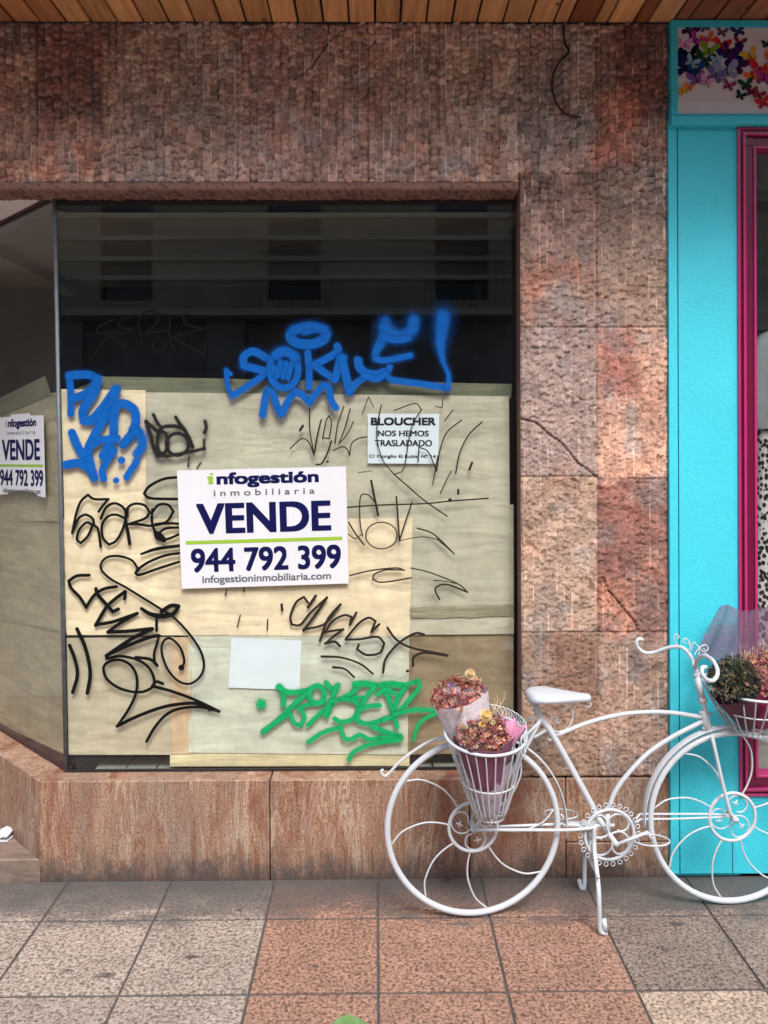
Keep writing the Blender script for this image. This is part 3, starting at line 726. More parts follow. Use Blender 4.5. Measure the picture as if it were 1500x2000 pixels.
p.stroke([(625, 427, 1.3), (740, 433), (850, 470), (925, 528)], 3.6); p.stroke([(692, 490, 1.3), (760, 500), (815, 548)], 3.6); p.dot(1128, 512, 2.6, 0)
for a, c in (((60, 70), (68, 35)), ((168, 48), (170, 25)), ((130, 255), (148, 185)), ((306, 275), (308, 210)), ((-40, 745), (22, 745))): p.stroke([a, c], 2.4)
tag(p.m.build('graffiti_tag', M_BROWN, PANE), 'slanting brown black marker tag under the for sale sign')
# ZOKER, green
p = Paint(GM, 420, 1140, 3.0, 1.15); w = 10
p.dot(270, 705, 10, .5)
p.stroke([(380, 600), (398, 650), (402, 712)], w, .35); p.stroke([(370, 605), (440, 638), (560, 622)], w, .35); p.stroke([(560, 622), (470, 700), (380, 790), (282, 868)], w, .35)
p.stroke([(282, 868), (390, 790), (440, 765), (465, 815), (500, 830), (522, 790), (510, 745), (490, 728), (560, 705), (640, 690)], 8.5, .4)
p.ring(597, 650, 44, 52, 10, .35); p.stroke([(545, 828), (610, 765), (690, 690), (655, 775)], 9, .45)
p.stroke([(650, 580), (690, 625), (720, 595), (690, 660), (645, 770)], 10, .45); p.stroke([(680, 690), (760, 672), (865, 668)], 9, .4)
p.stroke([(850, 590), (800, 640), (740, 672), (820, 690), (840, 740), (800, 795), (740, 810), (700, 790)], 9, .4)
p.stroke([(820, 590), (880, 585), (940, 597)], 13, .4); p.stroke([(940, 597), (890, 660), (845, 740), (832, 800), (880, 820), (950, 808), (1010, 785)], 9, .4); p.stroke([(965, 712), (900, 718), (840, 740)], 9, .4)
p.stroke([(975, 595), (1040, 588), (1115, 600)], 13, .4); p.stroke([(985, 600), (1020, 680), (1048, 755)], 10, .4); p.stroke([(1115, 605), (1070, 680), (1048, 760), (1068, 840)], 9, .45)
p.stroke([(1120, 590), (1190, 570), (1195, 610), (1130, 690), (1050, 770), (985, 800)], 9, .55); p.stroke([(950, 650), (1000, 620), (1060, 650)], 9, .5)
p.stroke([(1050, 765), (1150, 742), (1240, 740), (1335, 752)], 10, .9); p.stroke([(1290, 762), (1215, 800), (1180, 850), (1166, 912)], 8, .8)
p.stroke([(545, 928), (640, 868), (735, 842), (760, 905), (800, 910), (850, 885), (900, 912), (980, 900)], 9, .5); p.stroke([(920, 835), (1000, 870), (1085, 895)], 11, .5); p.stroke([(980, 905), (1085, 905)], 12, .6)
p.stroke([(1080, 915), (920, 940), (820, 980), (782, 1030)], 9, .55)
tag(p.m.build('graffiti_tag', M_GREEN, PANE), 'green spray tag low on the glass behind the bicycle')
# thin scrawls at the right
p = Paint(GM, 540, 760, 3.0); w = 2.2
for pts, ww in (([(80, 350), (110, 320), (150, 290), (190, 312), (220, 388)], w), ([(155, 215), (138, 242)], 4.5), ([(194, 112), (196, 240), (220, 385)], 2.2), ([(262, 180), (240, 270), (222, 375)], 2.8),
                ([(270, 292), (290, 190), (308, 155), (322, 200), (310, 290), (270, 285)], w), ([(322, 305), (300, 370), (265, 435), (232, 442)], 3), ([(395, 102), (360, 200), (342, 320)], w), ([(432, 115), (400, 230), (368, 312)], w),
                ([(452, 190), (410, 270), (360, 325)], 2), ([(335, 360), (380, 338), (412, 350), (428, 388), (440, 320), (480, 290), (530, 280)], w), ([(500, 150), (540, 45), (568, 105)], 1.6), ([(615, 92), (592, 200), (590, 300), (625, 420), (690, 500), (745, 465), (775, 300), (800, 200), (850, 120), (810, 85), (690, 125)], 2),
                ([(690, 500), (770, 570), (870, 655), (1000, 745)], 2.4), ([(830, 425), (835, 340), (890, 370), (938, 482), (960, 350), (1000, 252), (1085, 182)], 2.2), ([(1035, 122), (985, 187)], 2), ([(945, 390), (915, 560)], 1.8), ([(975, 60), (970, 110), (930, 100)], 1.6),
                ([(1205, 192), (1130, 265), (1075, 370), (1050, 495)], 2.4), ([(1146, 432), (1130, 472)], 4.2), ([(1065, 590), (1065, 614)], 4), ([(1024, 480), (990, 545), (960, 612)], 2),
                ([(412, 693), (600, 680), (870, 671), (1020, 656), (1240, 640)], 2.6), ([(555, 537), (575, 640), (596, 740)], 4), ([(505, 862), (490, 780), (490, 640), (520, 615), (560, 640), (592, 695)], 2.2),
                ([(702, 630), (712, 760), (720, 888)], 3), ([(720, 888), (755, 780), (795, 660)], 2.6), ([(720, 888), (850, 866), (950, 880)], 1.6), ([(422, 780), (465, 850), (512, 912)], 2.8), ([(420, 850), (460, 875), (500, 850)], 1.8),
                ([(825, 815), (920, 850), (1042, 966)], 2.6), ([(1042, 966), (990, 920), (940, 880)], 2.2), ([(430, 1092), (560, 1062), (700, 1048), (748, 1062)], 2.6), ([(748, 1060), (640, 1060), (575, 1085), (565, 1115), (620, 1132), (790, 1106)], 2.6),
                ([(788, 1048), (900, 1075), (1060, 1140), (1120, 1190)], 2.2), ([(1120, 1190), (1000, 1145), (940, 1158), (932, 1185), (955, 1232)], 3), ([(920, 1120), (1000, 1128), (1060, 1142)], 1.6), ([(480, 490), (560, 478)], 1.4)):
    p.stroke(pts, ww)
p.ring(615, 858, 92, 78, 2.2)
p.dot(1018, 650, 3.2, 0); p.dot(300, 425, 2, 0)
tag(p.m.build('graffiti_tag', M_BROWN, PANE), 'thin black scrawls around the small white notice')

# ------------------------------------------------------------------ papers taped inside the glass
def kraft(name, c, warm=.12):
    m, nt, bs, out = new_mat(name); v = coords(nt)
    n = noise(nt, v, 5.5, 6, .6, .8); f = noise(nt, coords(nt, (19, 19, 13)), 1.0, 7, .7)
    col = ramp(nt, n, [(.28, tuple(x * (1 - warm) for x in c)), (.72, tuple(min(1, x * (1 + warm)) for x in c))])
    col = mixc(nt, 1.0, col, ramp(nt, f, [(.3, (.90, .88, .86)), (.7, (1.08, 1.08, 1.06))]), 'MULTIPLY')
    nt.links.new(col, bs.inputs['Base Color']); bs.inputs['Roughness'].default_value = .75
    def ridges(rot, sc, k):
        g = nt.nodes.new('ShaderNodeMapping'); g.inputs['Rotation'].default_value = (0, R(rot), 0); g.inputs['Scale'].default_value = sc; nt.links.new(v, g.inputs[0])
        n_ = noise(nt, g.outputs[0], 1.0, 3, .5, .3)
        a1 = nd(nt, 'ShaderNodeMath', operation='SUBTRACT'); nt.links.new(n_, a1.inputs[0]); a1.inputs[1].default_value = .5
        a2 = nd(nt, 'ShaderNodeMath', operation='ABSOLUTE'); nt.links.new(a1.outputs[0], a2.inputs[0])
        a3 = nd(nt, 'ShaderNodeMath', operation='MULTIPLY'); nt.links.new(a2.outputs[0], a3.inputs[0]); a3.inputs[1].default_value = k; return a3.outputs[0]
    h = None
    for rot, sc, k in ((31, (1.7, 1.7, 5.2), 1.3), (-42, (1.5, 1.5, 6.1), 1.2), (8, (1.0, 1.0, 4.2), .5), (70, (2, 2, 7), .8)):
        r_ = ridges(rot, sc, k)
        if h is None: h = r_
        else:
            ad = nd(nt, 'ShaderNodeMath', operation='ADD'); nt.links.new(h, ad.inputs[0]); nt.links.new(r_, ad.inputs[1]); h = ad.outputs[0]
    bump(nt, bs, h, .62, .024); return m
def paper(mp, quad, depth, mat, name, label, cat='paper', seed=1, amp=.002, thick=.0006, ragged=.0, origin=None):
    """a crumpled sheet: quad of photograph pixels TL TR BR BL, depth metres behind the glass"""
    nu, nv = 56, 44; q = [Vector((x, y)) for x, y in quad]
    U, V = np.meshgrid(np.linspace(0, 1, nu), np.linspace(0, 1, nv)); pts = []
    dn = amp * 2.2 * (fbm(U * 5 + seed, V * 4, seed, 3) - .5) + amp * (1 - 2 * np.abs(vnoise(U * 9 + V * 5, V * 4 - U * 3, seed + 5) - .5)) * .7
    rg = ragged * (fbm(U * 14, V * 14, seed + 9, 3) - .5)
    for j in range(nv):
        for i in range(nu):
            u, v = U[j, i], V[j, i]
            a = q[0].lerp(q[1], u).lerp(q[3].lerp(q[2], u), v)
            edge = 1.0 if (i in (0, nu - 1) or j in (0, nv - 1)) else 0.0
            pts.append(mp(a.x + rg[j, i] * edge, a.y + rg[j, i] * edge * .8, -(depth + float(dn[j, i]))))
    bld = MB(); bld.grid(pts, nu, nv)
    bld.grid([Vector(t) + (mp(750, 900, -.1) - mp(750, 900, 0)).normalized() * thick for t in pts], nu, nv)
    o = bld.build(name, mat); return tag(o, label, cat, 'papers covering the shop window' if cat == 'kraft paper' else None)
K = 'kraft paper'
GL = lambda px, py, d: FP(px, py, .1 - d)
KW = kraft('warm_kraft', lin(244, 226, 192)); KG = kraft('grey_kraft', lin(198, 193, 172)); KB = kraft('brown_kraft', lin(152, 134, 104), .2)
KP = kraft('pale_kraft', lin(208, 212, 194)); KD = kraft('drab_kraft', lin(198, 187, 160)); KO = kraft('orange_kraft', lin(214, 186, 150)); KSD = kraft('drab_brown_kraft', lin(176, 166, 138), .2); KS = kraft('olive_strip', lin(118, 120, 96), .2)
paper(GL, [(119, 760), (284, 762), (286, 1022), (126, 1022)], .016, KW, 'kraft_sheet', 'warm buff kraft sheet behind the chunky blue letters', K, 2)
paper(GL, [(270, 766), (994, 774), (996, 1030), (272, 1030)], .022, KG, 'kraft_sheet', 'wide grey kraft sheet behind the white sign and the small notice', K, 5)
paper(GL, [(124, 1014), (806, 1012), (800, 1243), (130, 1240)], .012, KW, 'kraft_sheet', 'warm buff kraft sheet behind the lower half of the big white sign', K, 8, ragged=2)
paper(GL, [(800, 1018), (1003, 985), (1004, 1238), (800, 1240)], .016, KG, 'kraft_sheet', 'grey crumpled kraft sheet beside the stone pillar right of the big white sign', K, 11)
paper(GL, [(130, 1246), (340, 1244), (338, 1474), (134, 1474)], .019, KD, 'kraft_sheet', 'drab crumpled kraft sheet behind the big looping black tag', K, 14)
paper(GL, [(336, 1245), (376, 1244), (372, 1472), (334, 1473)], .016, KO, 'kraft_sheet', 'narrow orange tan kraft strip between two sheets low in the window', K, 17)
paper(GL, [(368, 1238), (800, 1238), (796, 1474), (368, 1470)], .0155, KP, 'kraft_sheet', 'pale greenish white sheet behind the blank note and green tag', K, 20)
paper(GL, [(792, 1236), (1003, 1226), (1003, 1470), (792, 1474)], .024, KB, 'kraft_sheet', 'dark brown kraft sheet low beside the stone pillar behind the bouquets', K, 23)
paper(GL, [(332, 1471), (800, 1468), (800, 1496), (332, 1497)], .020, kraft('cream_strip', lin(226, 214, 172)), 'paper_strip', 'long cream paper strip along the foot of the window', 'paper strip', 27, .0012)
paper(GL, [(196, 735), (1000, 750), (998, 778), (126, 772)], .028, KS, 'paper_strip', 'long olive strip along the top edge of the window papers', 'paper strip', 29, .0012)
paper(GL, [(802, 1186), (1003, 1180), (1003, 1204), (802, 1208)], .011, kraft('grey_tape', lin(160, 154, 128)), 'tape_strip', 'torn grey tape strip across the grey sheet beside the pillar', 'tape', 31, .001, ragged=6)
LM = lambda px, py, d: LP(px, py, d)
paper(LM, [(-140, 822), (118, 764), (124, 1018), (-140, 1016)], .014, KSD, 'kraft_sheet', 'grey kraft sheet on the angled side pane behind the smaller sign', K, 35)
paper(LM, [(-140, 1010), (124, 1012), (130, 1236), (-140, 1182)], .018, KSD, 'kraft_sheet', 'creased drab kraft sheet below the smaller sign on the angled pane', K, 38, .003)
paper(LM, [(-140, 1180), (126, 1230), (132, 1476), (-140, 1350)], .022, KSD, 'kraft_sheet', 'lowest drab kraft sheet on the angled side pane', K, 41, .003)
paper(LM, [(-60, 806), (88, 734), (100, 770), (-60, 836)], .010, KS, 'tape_strip', 'slanting olive tape strip at the top of the angled pane', 'tape', 44, .001)

# ------------------------------------------------------------------ lettering
def text_mesh(body, shear=0.0):
    cu = bpy.data.curves.new('t', 'FONT'); cu.body = body; cu.size = 1; cu.shear = shear; cu.resolution_u = 6
    ob = bpy.data.objects.new('t', cu); COL.objects.link(ob)
    dg = bpy.context.evaluated_depsgraph_get(); dg.update()
    me = bpy.data.meshes.new_from_object(ob.evaluated_get(dg))
    vs = [(v.co.x, v.co.y) for v in me.vertices]; fs = [tuple(p.vertices) for p in me.polygons]
    bpy.data.objects.remove(ob); bpy.data.curves.remove(cu); bpy.data.meshes.remove(me)
    x0 = min(v[0] for v in vs); x1 = max(v[0] for v in vs); y0 = min(v[1] for v in vs); y1 = max(v[1] for v in vs)
    return [((v[0] - x0) / (x1 - x0), 1 - (v[1] - y0) / (y1 - y0)) for v in vs], fs
class Sign:
    def __init__(s, mp, corners, d0): s.mp = mp; s.c = [Vector(c) for c in corners]; s.d = d0
    def pt(s, u, v, d):
        a = s.c[0].lerp(s.c[1], u).lerp(s.c[3].lerp(s.c[2], u), v); return s.mp(a.x, a.y, d)
    def text(s, bld, body, u0, u1, v0, v1, col, bold=0.0, boldv=None, shear=0.0, d=.0008):
        uv, fs = text_mesh(body, shear); boldv = bold if boldv is None else boldv
        sh = [(0, 0)] if bold == 0 else [(-bold, -boldv), (bold, -boldv), (bold, boldv), (-bold, boldv), (0, -boldv), (0, boldv), (-bold, 0), (bold, 0), (0, 0)]
        for k, (du, dv) in enumerate(sh):
            bld.add([s.pt(u0 + bold + (u1 - u0 - 2 * bold) * u + du, v0 + boldv + (v1 - v0 - 2 * boldv) * v + dv, s.d + d + k * .00006) for u, v in uv], fs, col)
    def bar(s, bld, u0, u1, v0, v1, col, d=.0008):
        bld.add([s.pt(u0, v0, s.d + d), s.pt(u1, v0, s.d + d), s.pt(u1, v1, s.d + d), s.pt(u0, v1, s.d + d)], [(0, 1, 2, 3)], col)
NAVY = (.007, .008, .07); LIME = (.30, .50, .045); GREY = (.14, .15, .17)
M_PRINT = attr_mat('print_ink', .5, .05, 60, 200, 0, spec=.1)
M_BOARD = simple('white_board', (.74, .75, .78), .35, .03, 6, 60, .04, .002)
M_SHEET = simple('white_paper', (.76, .84, .87), .7, .04, 8, 90, .1, .002)
def plate(sg, th, name, mat, parent=None, outline=None, nrm=(0, -1, 0)):
    pts = outline or [(0, 0), (1, 0), (1, 1), (0, 1)]
    f = [sg.pt(u, v, sg.d) for u, v in pts]; bk = [sg.pt(u, v, sg.d - th) for u, v in pts]; n = len(f)
    bld = MB(); bld.add(f + bk, [tuple(range(n)), tuple(range(2 * n - 1, n - 1, -1))] + [(i, n + i, n + (i + 1) % n, (i + 1) % n) for i in range(n)], smooth=False)
    return bld.build(name, mat, parent)
def sale_sign(mp, corners, label, outline=None, d0=.009):
    sg = Sign(mp, corners, d0); base = sg.pt(.5, 1, d0)
    root = empty('sale_sign', base, label, 'sign', 'for sale signs on the shop glass')
    plate(sg, .004, 'sign_board', M_BOARD, root, outline)
    t = MB()
    sg.text(t, 'ı', .184, .212, .055, .122, LIME, .006, .004); sg.bar(t, .176, .198, .058, .074, LIME); sg.bar(t, .196, .213, .028, .044, LIME)
    sg.text(t, 'nfogestión', .232, .838, .026, .158, NAVY, .0055, .005)
    sg.text(t, 'i n m o b i l i a r i a', .212, .812, .172, .226, GREY, .0012, .001)
    sg.text(t, 'VENDE', .105, .905, .286, .545, NAVY, .0085, .007)
    sg.bar(t, .035, .968, .598, .628, LIME)
    sg.text(t, '944 792 399', .062, .958, .664, .868, NAVY, .0048, .006)
    sg.text(t, 'infogestioninmobiliaria.com', .125, .895, .895, .978, GREY, .0016, .0015)
    t.build('lettering', M_PRINT, root)
    return root
sale_sign(GM, [(345.5, 919), (675.5, 911), (681, 1139.5), (355, 1150)], 'large white for sale board with navy lettering in the middle of the main pane')
sale_sign(LM, [(-6, 816), (85, 811), (89, 972), (-6, 968)], 'smaller white for sale board with a torn foot on the angled side pane',
          [(0, 0), (.28, -.004), (.3, -.03), (.7, -.035), (.72, -.004), (1, 0), (1, 1), (.86, .985), (.76, .94), (.5, .925), (.3, .94), (.22, .975), (0, .99)])
# moved-away notice, inside the glass
sg = Sign(GM, [(718, 808), (858, 808), (855.5, 906), (718, 905)], -.0105)
root = empty('notice', sg.pt(.5, 1, -.0105), 'small white moved away notice with black print taped at the upper right of the window', 'notice')
plate(sg, .0008, 'sheet', M_SHEET, root)
t = MB(); INK = (.02, .022, .024)
sg.text(t, 'BLOUCHER', .045, .955, .075, .235, INK, .007, .009)
sg.text(t, 'NOS HEMOS', .14, .86, .335, .455, INK, .004, .003); sg.text(t, 'TRASLADADO', .10, .91, .525, .655, INK, .004, .003)
sg.text(t, 'C/ Monglio El Rubio Nº 14', .02, .965, .82, .905, INK, .002, .002)
t.build('lettering', M_PRINT, root)
sg = Sign(GM, [(452, 1246), (589, 1251), (585, 1348), (446, 1343)], -.0105)
plate(sg, .0008, 'blank_note', M_SHEET); o = bpy.data.objects['blank_note']; tag(o, 'blank white sheet of paper taped low in the window above the green tag', 'paper')
# litter
b = MB(); pts = []; n = 14
U, V = np.meshgrid(np.linspace(-1, 1, n), np.linspace(-1, 1, n))
c = GP(12, 1634, .084)
hh = .012 + .022 * fbm(U * 2 + 3, V * 2, 4, 3) * (1 - .5 * (U * U + V * V) / 2)
b.grid([c + Vector((U[j, i] * .028 * (1 + .2 * V[j, i]), V[j, i] * .045, float(hh[j, i]))) for j in range(n) for i in range(n)], n, n)
b.grid([c + Vector((U[j, i] * .028 * (1 + .2 * V[j, i]), V[j, i] * .045, 0)) for j in range(n) for i in range(n)], n, n)
tag(b.build('crumpled_tissue', M_BOARD), 'crumpled white tissue lying on the lowest entrance step', 'litter')
lc = GP(684, 2012); b = MB(); pts = []
for i in range(9):
    t_ = i / 8; w = .032 * math.sin(math.pi * min(1, t_ * .93 + .05)) ** .7
    for s_ in (-1, -.5, 0, .5, 1): pts.append(lc + Vector((-.05 + .1 * t_ , s_ * w + .01 * math.sin(t_ * 3), .006 + .008 * abs(s_) + .004 * math.sin(t_ * 6))))
b.grid(pts, 5, 9); b.grid([q_ + Vector((0, 0, -.0012)) for q_ in pts], 5, 9)
tag(b.build('green_leaf', simple('leaf', (.13, .25, .08), .5, .15, 60)), 'fallen green leaf on the terracotta paving in front of the window', 'leaf')
# ------------------------------------------------------------------ turquoise shop next door
TQ = empty('painted_shopfront', (XS(1310), 0, 0), 'turquoise painted shop with a magenta window frame right of the stone pillar', 'shopfront')
m, nt, bs, out = new_mat('turquoise_paint'); v = coords(nt)
c = ramp(nt, noise(nt, v, 3.5, 6), [(.3, (.045, .60, .72)), (.7, (.055, .66, .79))])
c = mixc(nt, ramp(nt, noise(nt, coords(nt, (30, 30, 5)), 1.0, 4, .7), [(.62, (0, 0, 0)), (.8, (.3, .3, .3))]), c, (.05, .25, .28))
nt.links.new(c, bs.inputs['Base Color']); bs.inputs['Roughness'].default_value = .55
bump(nt, bs, noise(nt, v, 120, 5, .65), .55, .005); M_TQ = m
ZW0, ZW1 = ZS(1557), ZS(252); XW = XS(1441)
b = MB()
b.prism([(XS(1326), -.012), (XW, -.012), (XW, .06), (XS(1326), .06)], .012, 2.95, bev=.002)
b.box((XW, -.012 + .001, .012), (2.9, .06, ZW0 - .002)); b.box((XS(1322), .0, .0), (XW + .01, .05, 2.93))
b.build('pilaster', M_TQ, TQ)
b = MB(); b.prism([(XS(1306) + .001, -.016), (XS(1323), -.016), (XS(1323), .06), (XS(1306) + .001, .06)], .012, 2.945, bev=.003); b.build('edge_strip', M_TQ, TQ)
b = MB(); b.box((XS(1322), -.004, .008), (XS(1326.5), .01, 2.94)); b.box((XS(1427.5), -.0135, .014), (XS(1429), -.0115, .14)); b.build('panel_joint', simple('teal_joint', (.015, .13, .15), .8), TQ)
M_MAG = simple('magenta_paint', (.46, .03, .15), .28, .08, 9, 120, .05)
M_MAGD = simple('shaded_magenta_paint', (.15, .006, .04), .3, .08, 9, 120, .05)  # darker copy for the recessed bands, their shade put into the colour
WX1 = 2.75
def ringbox(bld, i0, i1, ya, yb):
    """rectangular frame between insets i0 < i1 from the window opening's outside"""
    bld.prism([(XW + i0, ya), (XW + i1, ya), (XW + i1, yb), (XW + i0, yb)], ZW0 + i0, ZW1 - i0, None, .0015)
    bld.prism([(WX1 - i1, ya), (WX1 - i0, ya), (WX1 - i0, yb), (WX1 - i1, yb)], ZW0 + i0, ZW1 - i0, None, .0015)
    for z0, z1 in ((ZW0 + i0, ZW0 + i1), (ZW1 - i1, ZW1 - i0)): bld.prism([(XW + i1, ya), (WX1 - i1, ya), (WX1 - i1, yb), (XW + i1, yb)], z0, z1, None, .0015)
wf = MB()
ringbox(wf, 0, .009, -.022, .06); ringbox(wf, .021, .031, -.024, .06); ringbox(wf, .068, .078, -.010, .06)
WIN = wf.build('shop_window', M_MAG, TQ)
wf = MB(); ringbox(wf, .0095, .0205, -.014, .06); ringbox(wf, .0315, .0675, -.004, .06)
for z in (ZW0 + .031, ZW1 - .031 - .036): wf.box((XW + .034, -.0085, z), (XW + .066, -.0035, z + .036))
wf.build('frame_moulding', M_MAGD, WIN)
wf = MB(); wf.slab([(XW + .078, .03, ZW0 + .078), (WX1 - .078, .03, ZW0 + .078), (WX1 - .078, .03, ZW1 - .078), (XW + .078, .03, ZW1 - .078)], (0, -1, 0), .006)
wf.build('glass', M_GLASS, WIN)
b = MB(); b.box((XS(1322), .9, 0), (2.9, .95, 3.0)); b.box((2.85, .07, 0), (2.9, .9, 3.0)); b.box((XS(1330), .061, 0), (XS(1340), .9, 3.0)); b.box((XS(1330), .07, 2.93), (2.9, .95, 2.99))
b.build('interior_wall', simple('shop_grey', lin(120, 122, 120), .9, .1, 3), TQ)
b = MB(); b.box((XS(1345), .065, .0), (2.84, .9, .36)); b.box((XS(1345), .4, .36), (2.84, .9, .52)); b.box((XS(1345), .39, .47), (2.84, .399, .50)); b.build('display_plinth', simple('grey_board', lin(128, 130, 124), .8), TQ)
b = MB(); b.box((XS(1400), .32, 2.70), (2.8, .36, 2.74)); b.box((XS(1400), .5, 2.18), (2.8, .52, 2.21)); b.build('hanging_rail', M_DARK, TQ)
# fascia sign with butterflies
SG = empty('fascia_sign', (XS(1312), -.03, ZS(250)), 'white sign panel with a cloud of coloured butterflies in a turquoise frame above the shop', 'sign')
b = MB()
x0, x1, z0, z1 = XS(1310), 2.9, ZS(234), 3.335
yF = -.035
for a, c in (((x0, yF, ZS(59)), (x1, .05, z1)), ((x0, yF, z0), (XS(1322), .05, ZS(59) - .001)), ((XS(1322) + .001, yF, z0), (x1, .05, ZS(229)))): b.box(a, c)
b.prism([(x0 - .004, yF - .012), (x1, yF - .012), (x1, .05), (x0 - .004, .05)], ZS(251), z0 - .001, None, .003)
b.build('frame', M_TQ, SG)
b = MB(); b.box((XS(1322) + .002, yF + .008, ZS(229) + .001), (x1, .04, ZS(59) - .002)); b.build('panel', simple('sign_white', lin(222, 212, 214), .4, .02, 4, 60, 0), SG)
b = MB()
def butterfly(px, py, sz, rot, col, k):
    y = yF + .0075 - k * .00012
    def P(u, w): a = rot; return FP(px + (u * math.cos(a) - w * math.sin(a)) * sz, py + (u * math.sin(a) + w * math.cos(a)) * sz, y)
    for sx in (1, -1):
        up = [(0, .05), (sx * .25, -.45), (sx * .7, -.8), (sx * 1.0, -.72), (sx * .98, -.35), (sx * .7, .0), (sx * .3, .12)]
        lo = [(0, .1), (sx * .4, .12), (sx * .72, .3), (sx * .68, .62), (sx * .42, .8), (sx * .2, .55), (0, .3)]
        for shp, kk2 in ((up, 1.0), (lo, .8)):
            b.add([P(*p_) for p_ in shp], [tuple(range(len(shp)))], tuple(min(1, x_ * kk2) for x_ in col))
    b.add([P(-.06, -.25), P(.06, -.25), P(.05, .5), P(-.05, .5)], [(0, 1, 2, 3)], (.01, .01, .015))
random.seed(3)
PUR, MAGE, ORA, RED, NAV, GRN, LGR, YEL, LBL, PNK, BLK = lin(72, 22, 82), lin(176, 60, 140), lin(232, 110, 50), lin(206, 44, 52), lin(34, 30, 92), lin(24, 72, 40), lin(126, 160, 40), lin(226, 170, 60), lin(140, 180, 206), lin(226, 150, 190), lin(18, 20, 40)
BF = [(1347, 58, 15, .5, PUR), (1376, 52, 11, -.3, lin(90, 96, 150)), (1410, 62, 10, .2, lin(110, 80, 110)), (1442, 60, 12, -.3, lin(50, 54, 110)), (1445, 82, 11, .2, lin(130, 36, 60)), (1383, 75, 12, -.4, ORA), (1410, 88, 15, .2, RED), (1360, 78, 14, .6, MAGE), (1338, 86, 12, 0, PNK),
      (1385, 98, 16, .2, LGR), (1347, 106, 17, -.2, BLK), (1333, 112, 12, .3, NAV), (1376, 116, 17, .3, GRN), (1430, 108, 22, -.3, NAV), (1424, 98, 14, .5, PUR), (1464, 108, 14, -.4, YEL), (1400, 118, 10, 0, LBL), (1340, 130, 20, .1, NAV), (1362, 136, 15, -.2, lin(26, 66, 120)), (1352, 120, 12, .5, LBL),
      (1440, 126, 18, .4, PUR), (1484, 136, 20, .2, RED), (1470, 148, 13, -.4, ORA), (1492, 150, 16, .1, MAGE), (1420, 138, 20, -.2, lin(150, 150, 190)), (1398, 146, 16, .3, lin(110, 100, 160)), (1360, 154, 15, -.2, lin(130, 90, 160)), (1380, 158, 12, .4, PNK), (1424, 166, 11, .3, lin(150, 60, 110)),
      (1457, 164, 12, -.2, GRN), (1447, 186, 9, .4, lin(24, 40, 50)), (1468, 178, 10, 0, lin(110, 34, 56)), (1482, 184, 11, .4, lin(150, 50, 60)), (1490, 200, 12, -.3, RED), (1333, 176, 10, -.4, YEL), (1497, 86, 8, 0, GRN), (1346, 170, 8, .2, ORA), (1513, 120, 18, .2, ORA), (1530, 150, 17, -.3, PUR), (1520, 180, 14, .2, GRN), (1545, 120, 14, .3, NAV), (1560, 170, 14, .3, MAGE)]
for k, (x_, y_, s_, r_, c_) in enumerate(BF): butterfly(x_, y_, s_ * 1.22, r_, c_, k)
b.build('butterfly_print', M_PRINT, SG)
# dress form in the window
DR = empty('dress_form', (1.70, .24, .53), 'shop dummy in a leopard print dress with a silver satin wrap in the magenta window', 'mannequin')
def lathe(bld, prof, cx, cy, seg=40, wob=0.0, sx=1.0, sy=.7, seed=0):
    nv = len(prof); pts = []
    for j, (r_, z_) in enumerate(prof):
        for i in range(seg + 1):
            a = 2 * math.pi * i / seg
            rr = r_ * (1 + wob * (1 - j / nv) * math.sin(a * 9 + seed) + wob * .6 * math.sin(a * 4 + j * .3))
            pts.append((cx + rr * math.cos(a) * sx, cy + rr * math.sin(a) * sy, z_))
    bld.grid(pts, seg + 1, nv)
cx_, cy_ = FP(1530, 900, .24).x, .24
zz = lambda py: FP(1490, py, .24).z
m, nt, bs, out = new_mat('leopard_print'); v = coords(nt, (1, 1, .8))
vo = nd(nt, 'ShaderNodeTexVoronoi'); vo.inputs['Scale'].default_value = 62; nt.links.new(v, vo.inputs['Vector'])
nt.links.new(ramp(nt, vo.outputs['Distance'], [(.46, (.012, .012, .012)), (.54, (.80, .79, .77))]), bs.inputs['Base Color']); bs.inputs['Roughness'].default_value = .8
b = MB(); lathe(b, [(.155, zz(1262)), (.15, zz(1200)), (.142, zz(1120)), (.136, zz(1040)), (.13, zz(970)), (.122, zz(910)), (.124, zz(860)), (.12, zz(815)), (.09, zz(775)), (.03, zz(765))], cx_, cy_, wob=.03); b.build('dress', m, DR)
b = MB(); lathe(b, [(.128, zz(838)), (.142, zz(800)), (.148, zz(750)), (.146, zz(710)), (.132, zz(676)), (.1, zz(655)), (.06, zz(646)), (.02, zz(640))], cx_ - .004, cy_ - .01, wob=.05, seed=2); b.build('satin_wrap', simple('silver_satin', lin(176, 184, 186), .25, .1, 5, 30, .3, .01), DR)
b = MB(); b.tube([(cx_, cy_, .53), (cx_, cy_, zz(1250))], .014, 10); b.tube(catmull([(cx_ + .1 * math.cos(a), cy_ + .1 * math.sin(a), .531) for a in (0, 1.57, 3.14, 4.71)], 8, True), .008, 8, True); b.build('stand', M_ALU, DR)

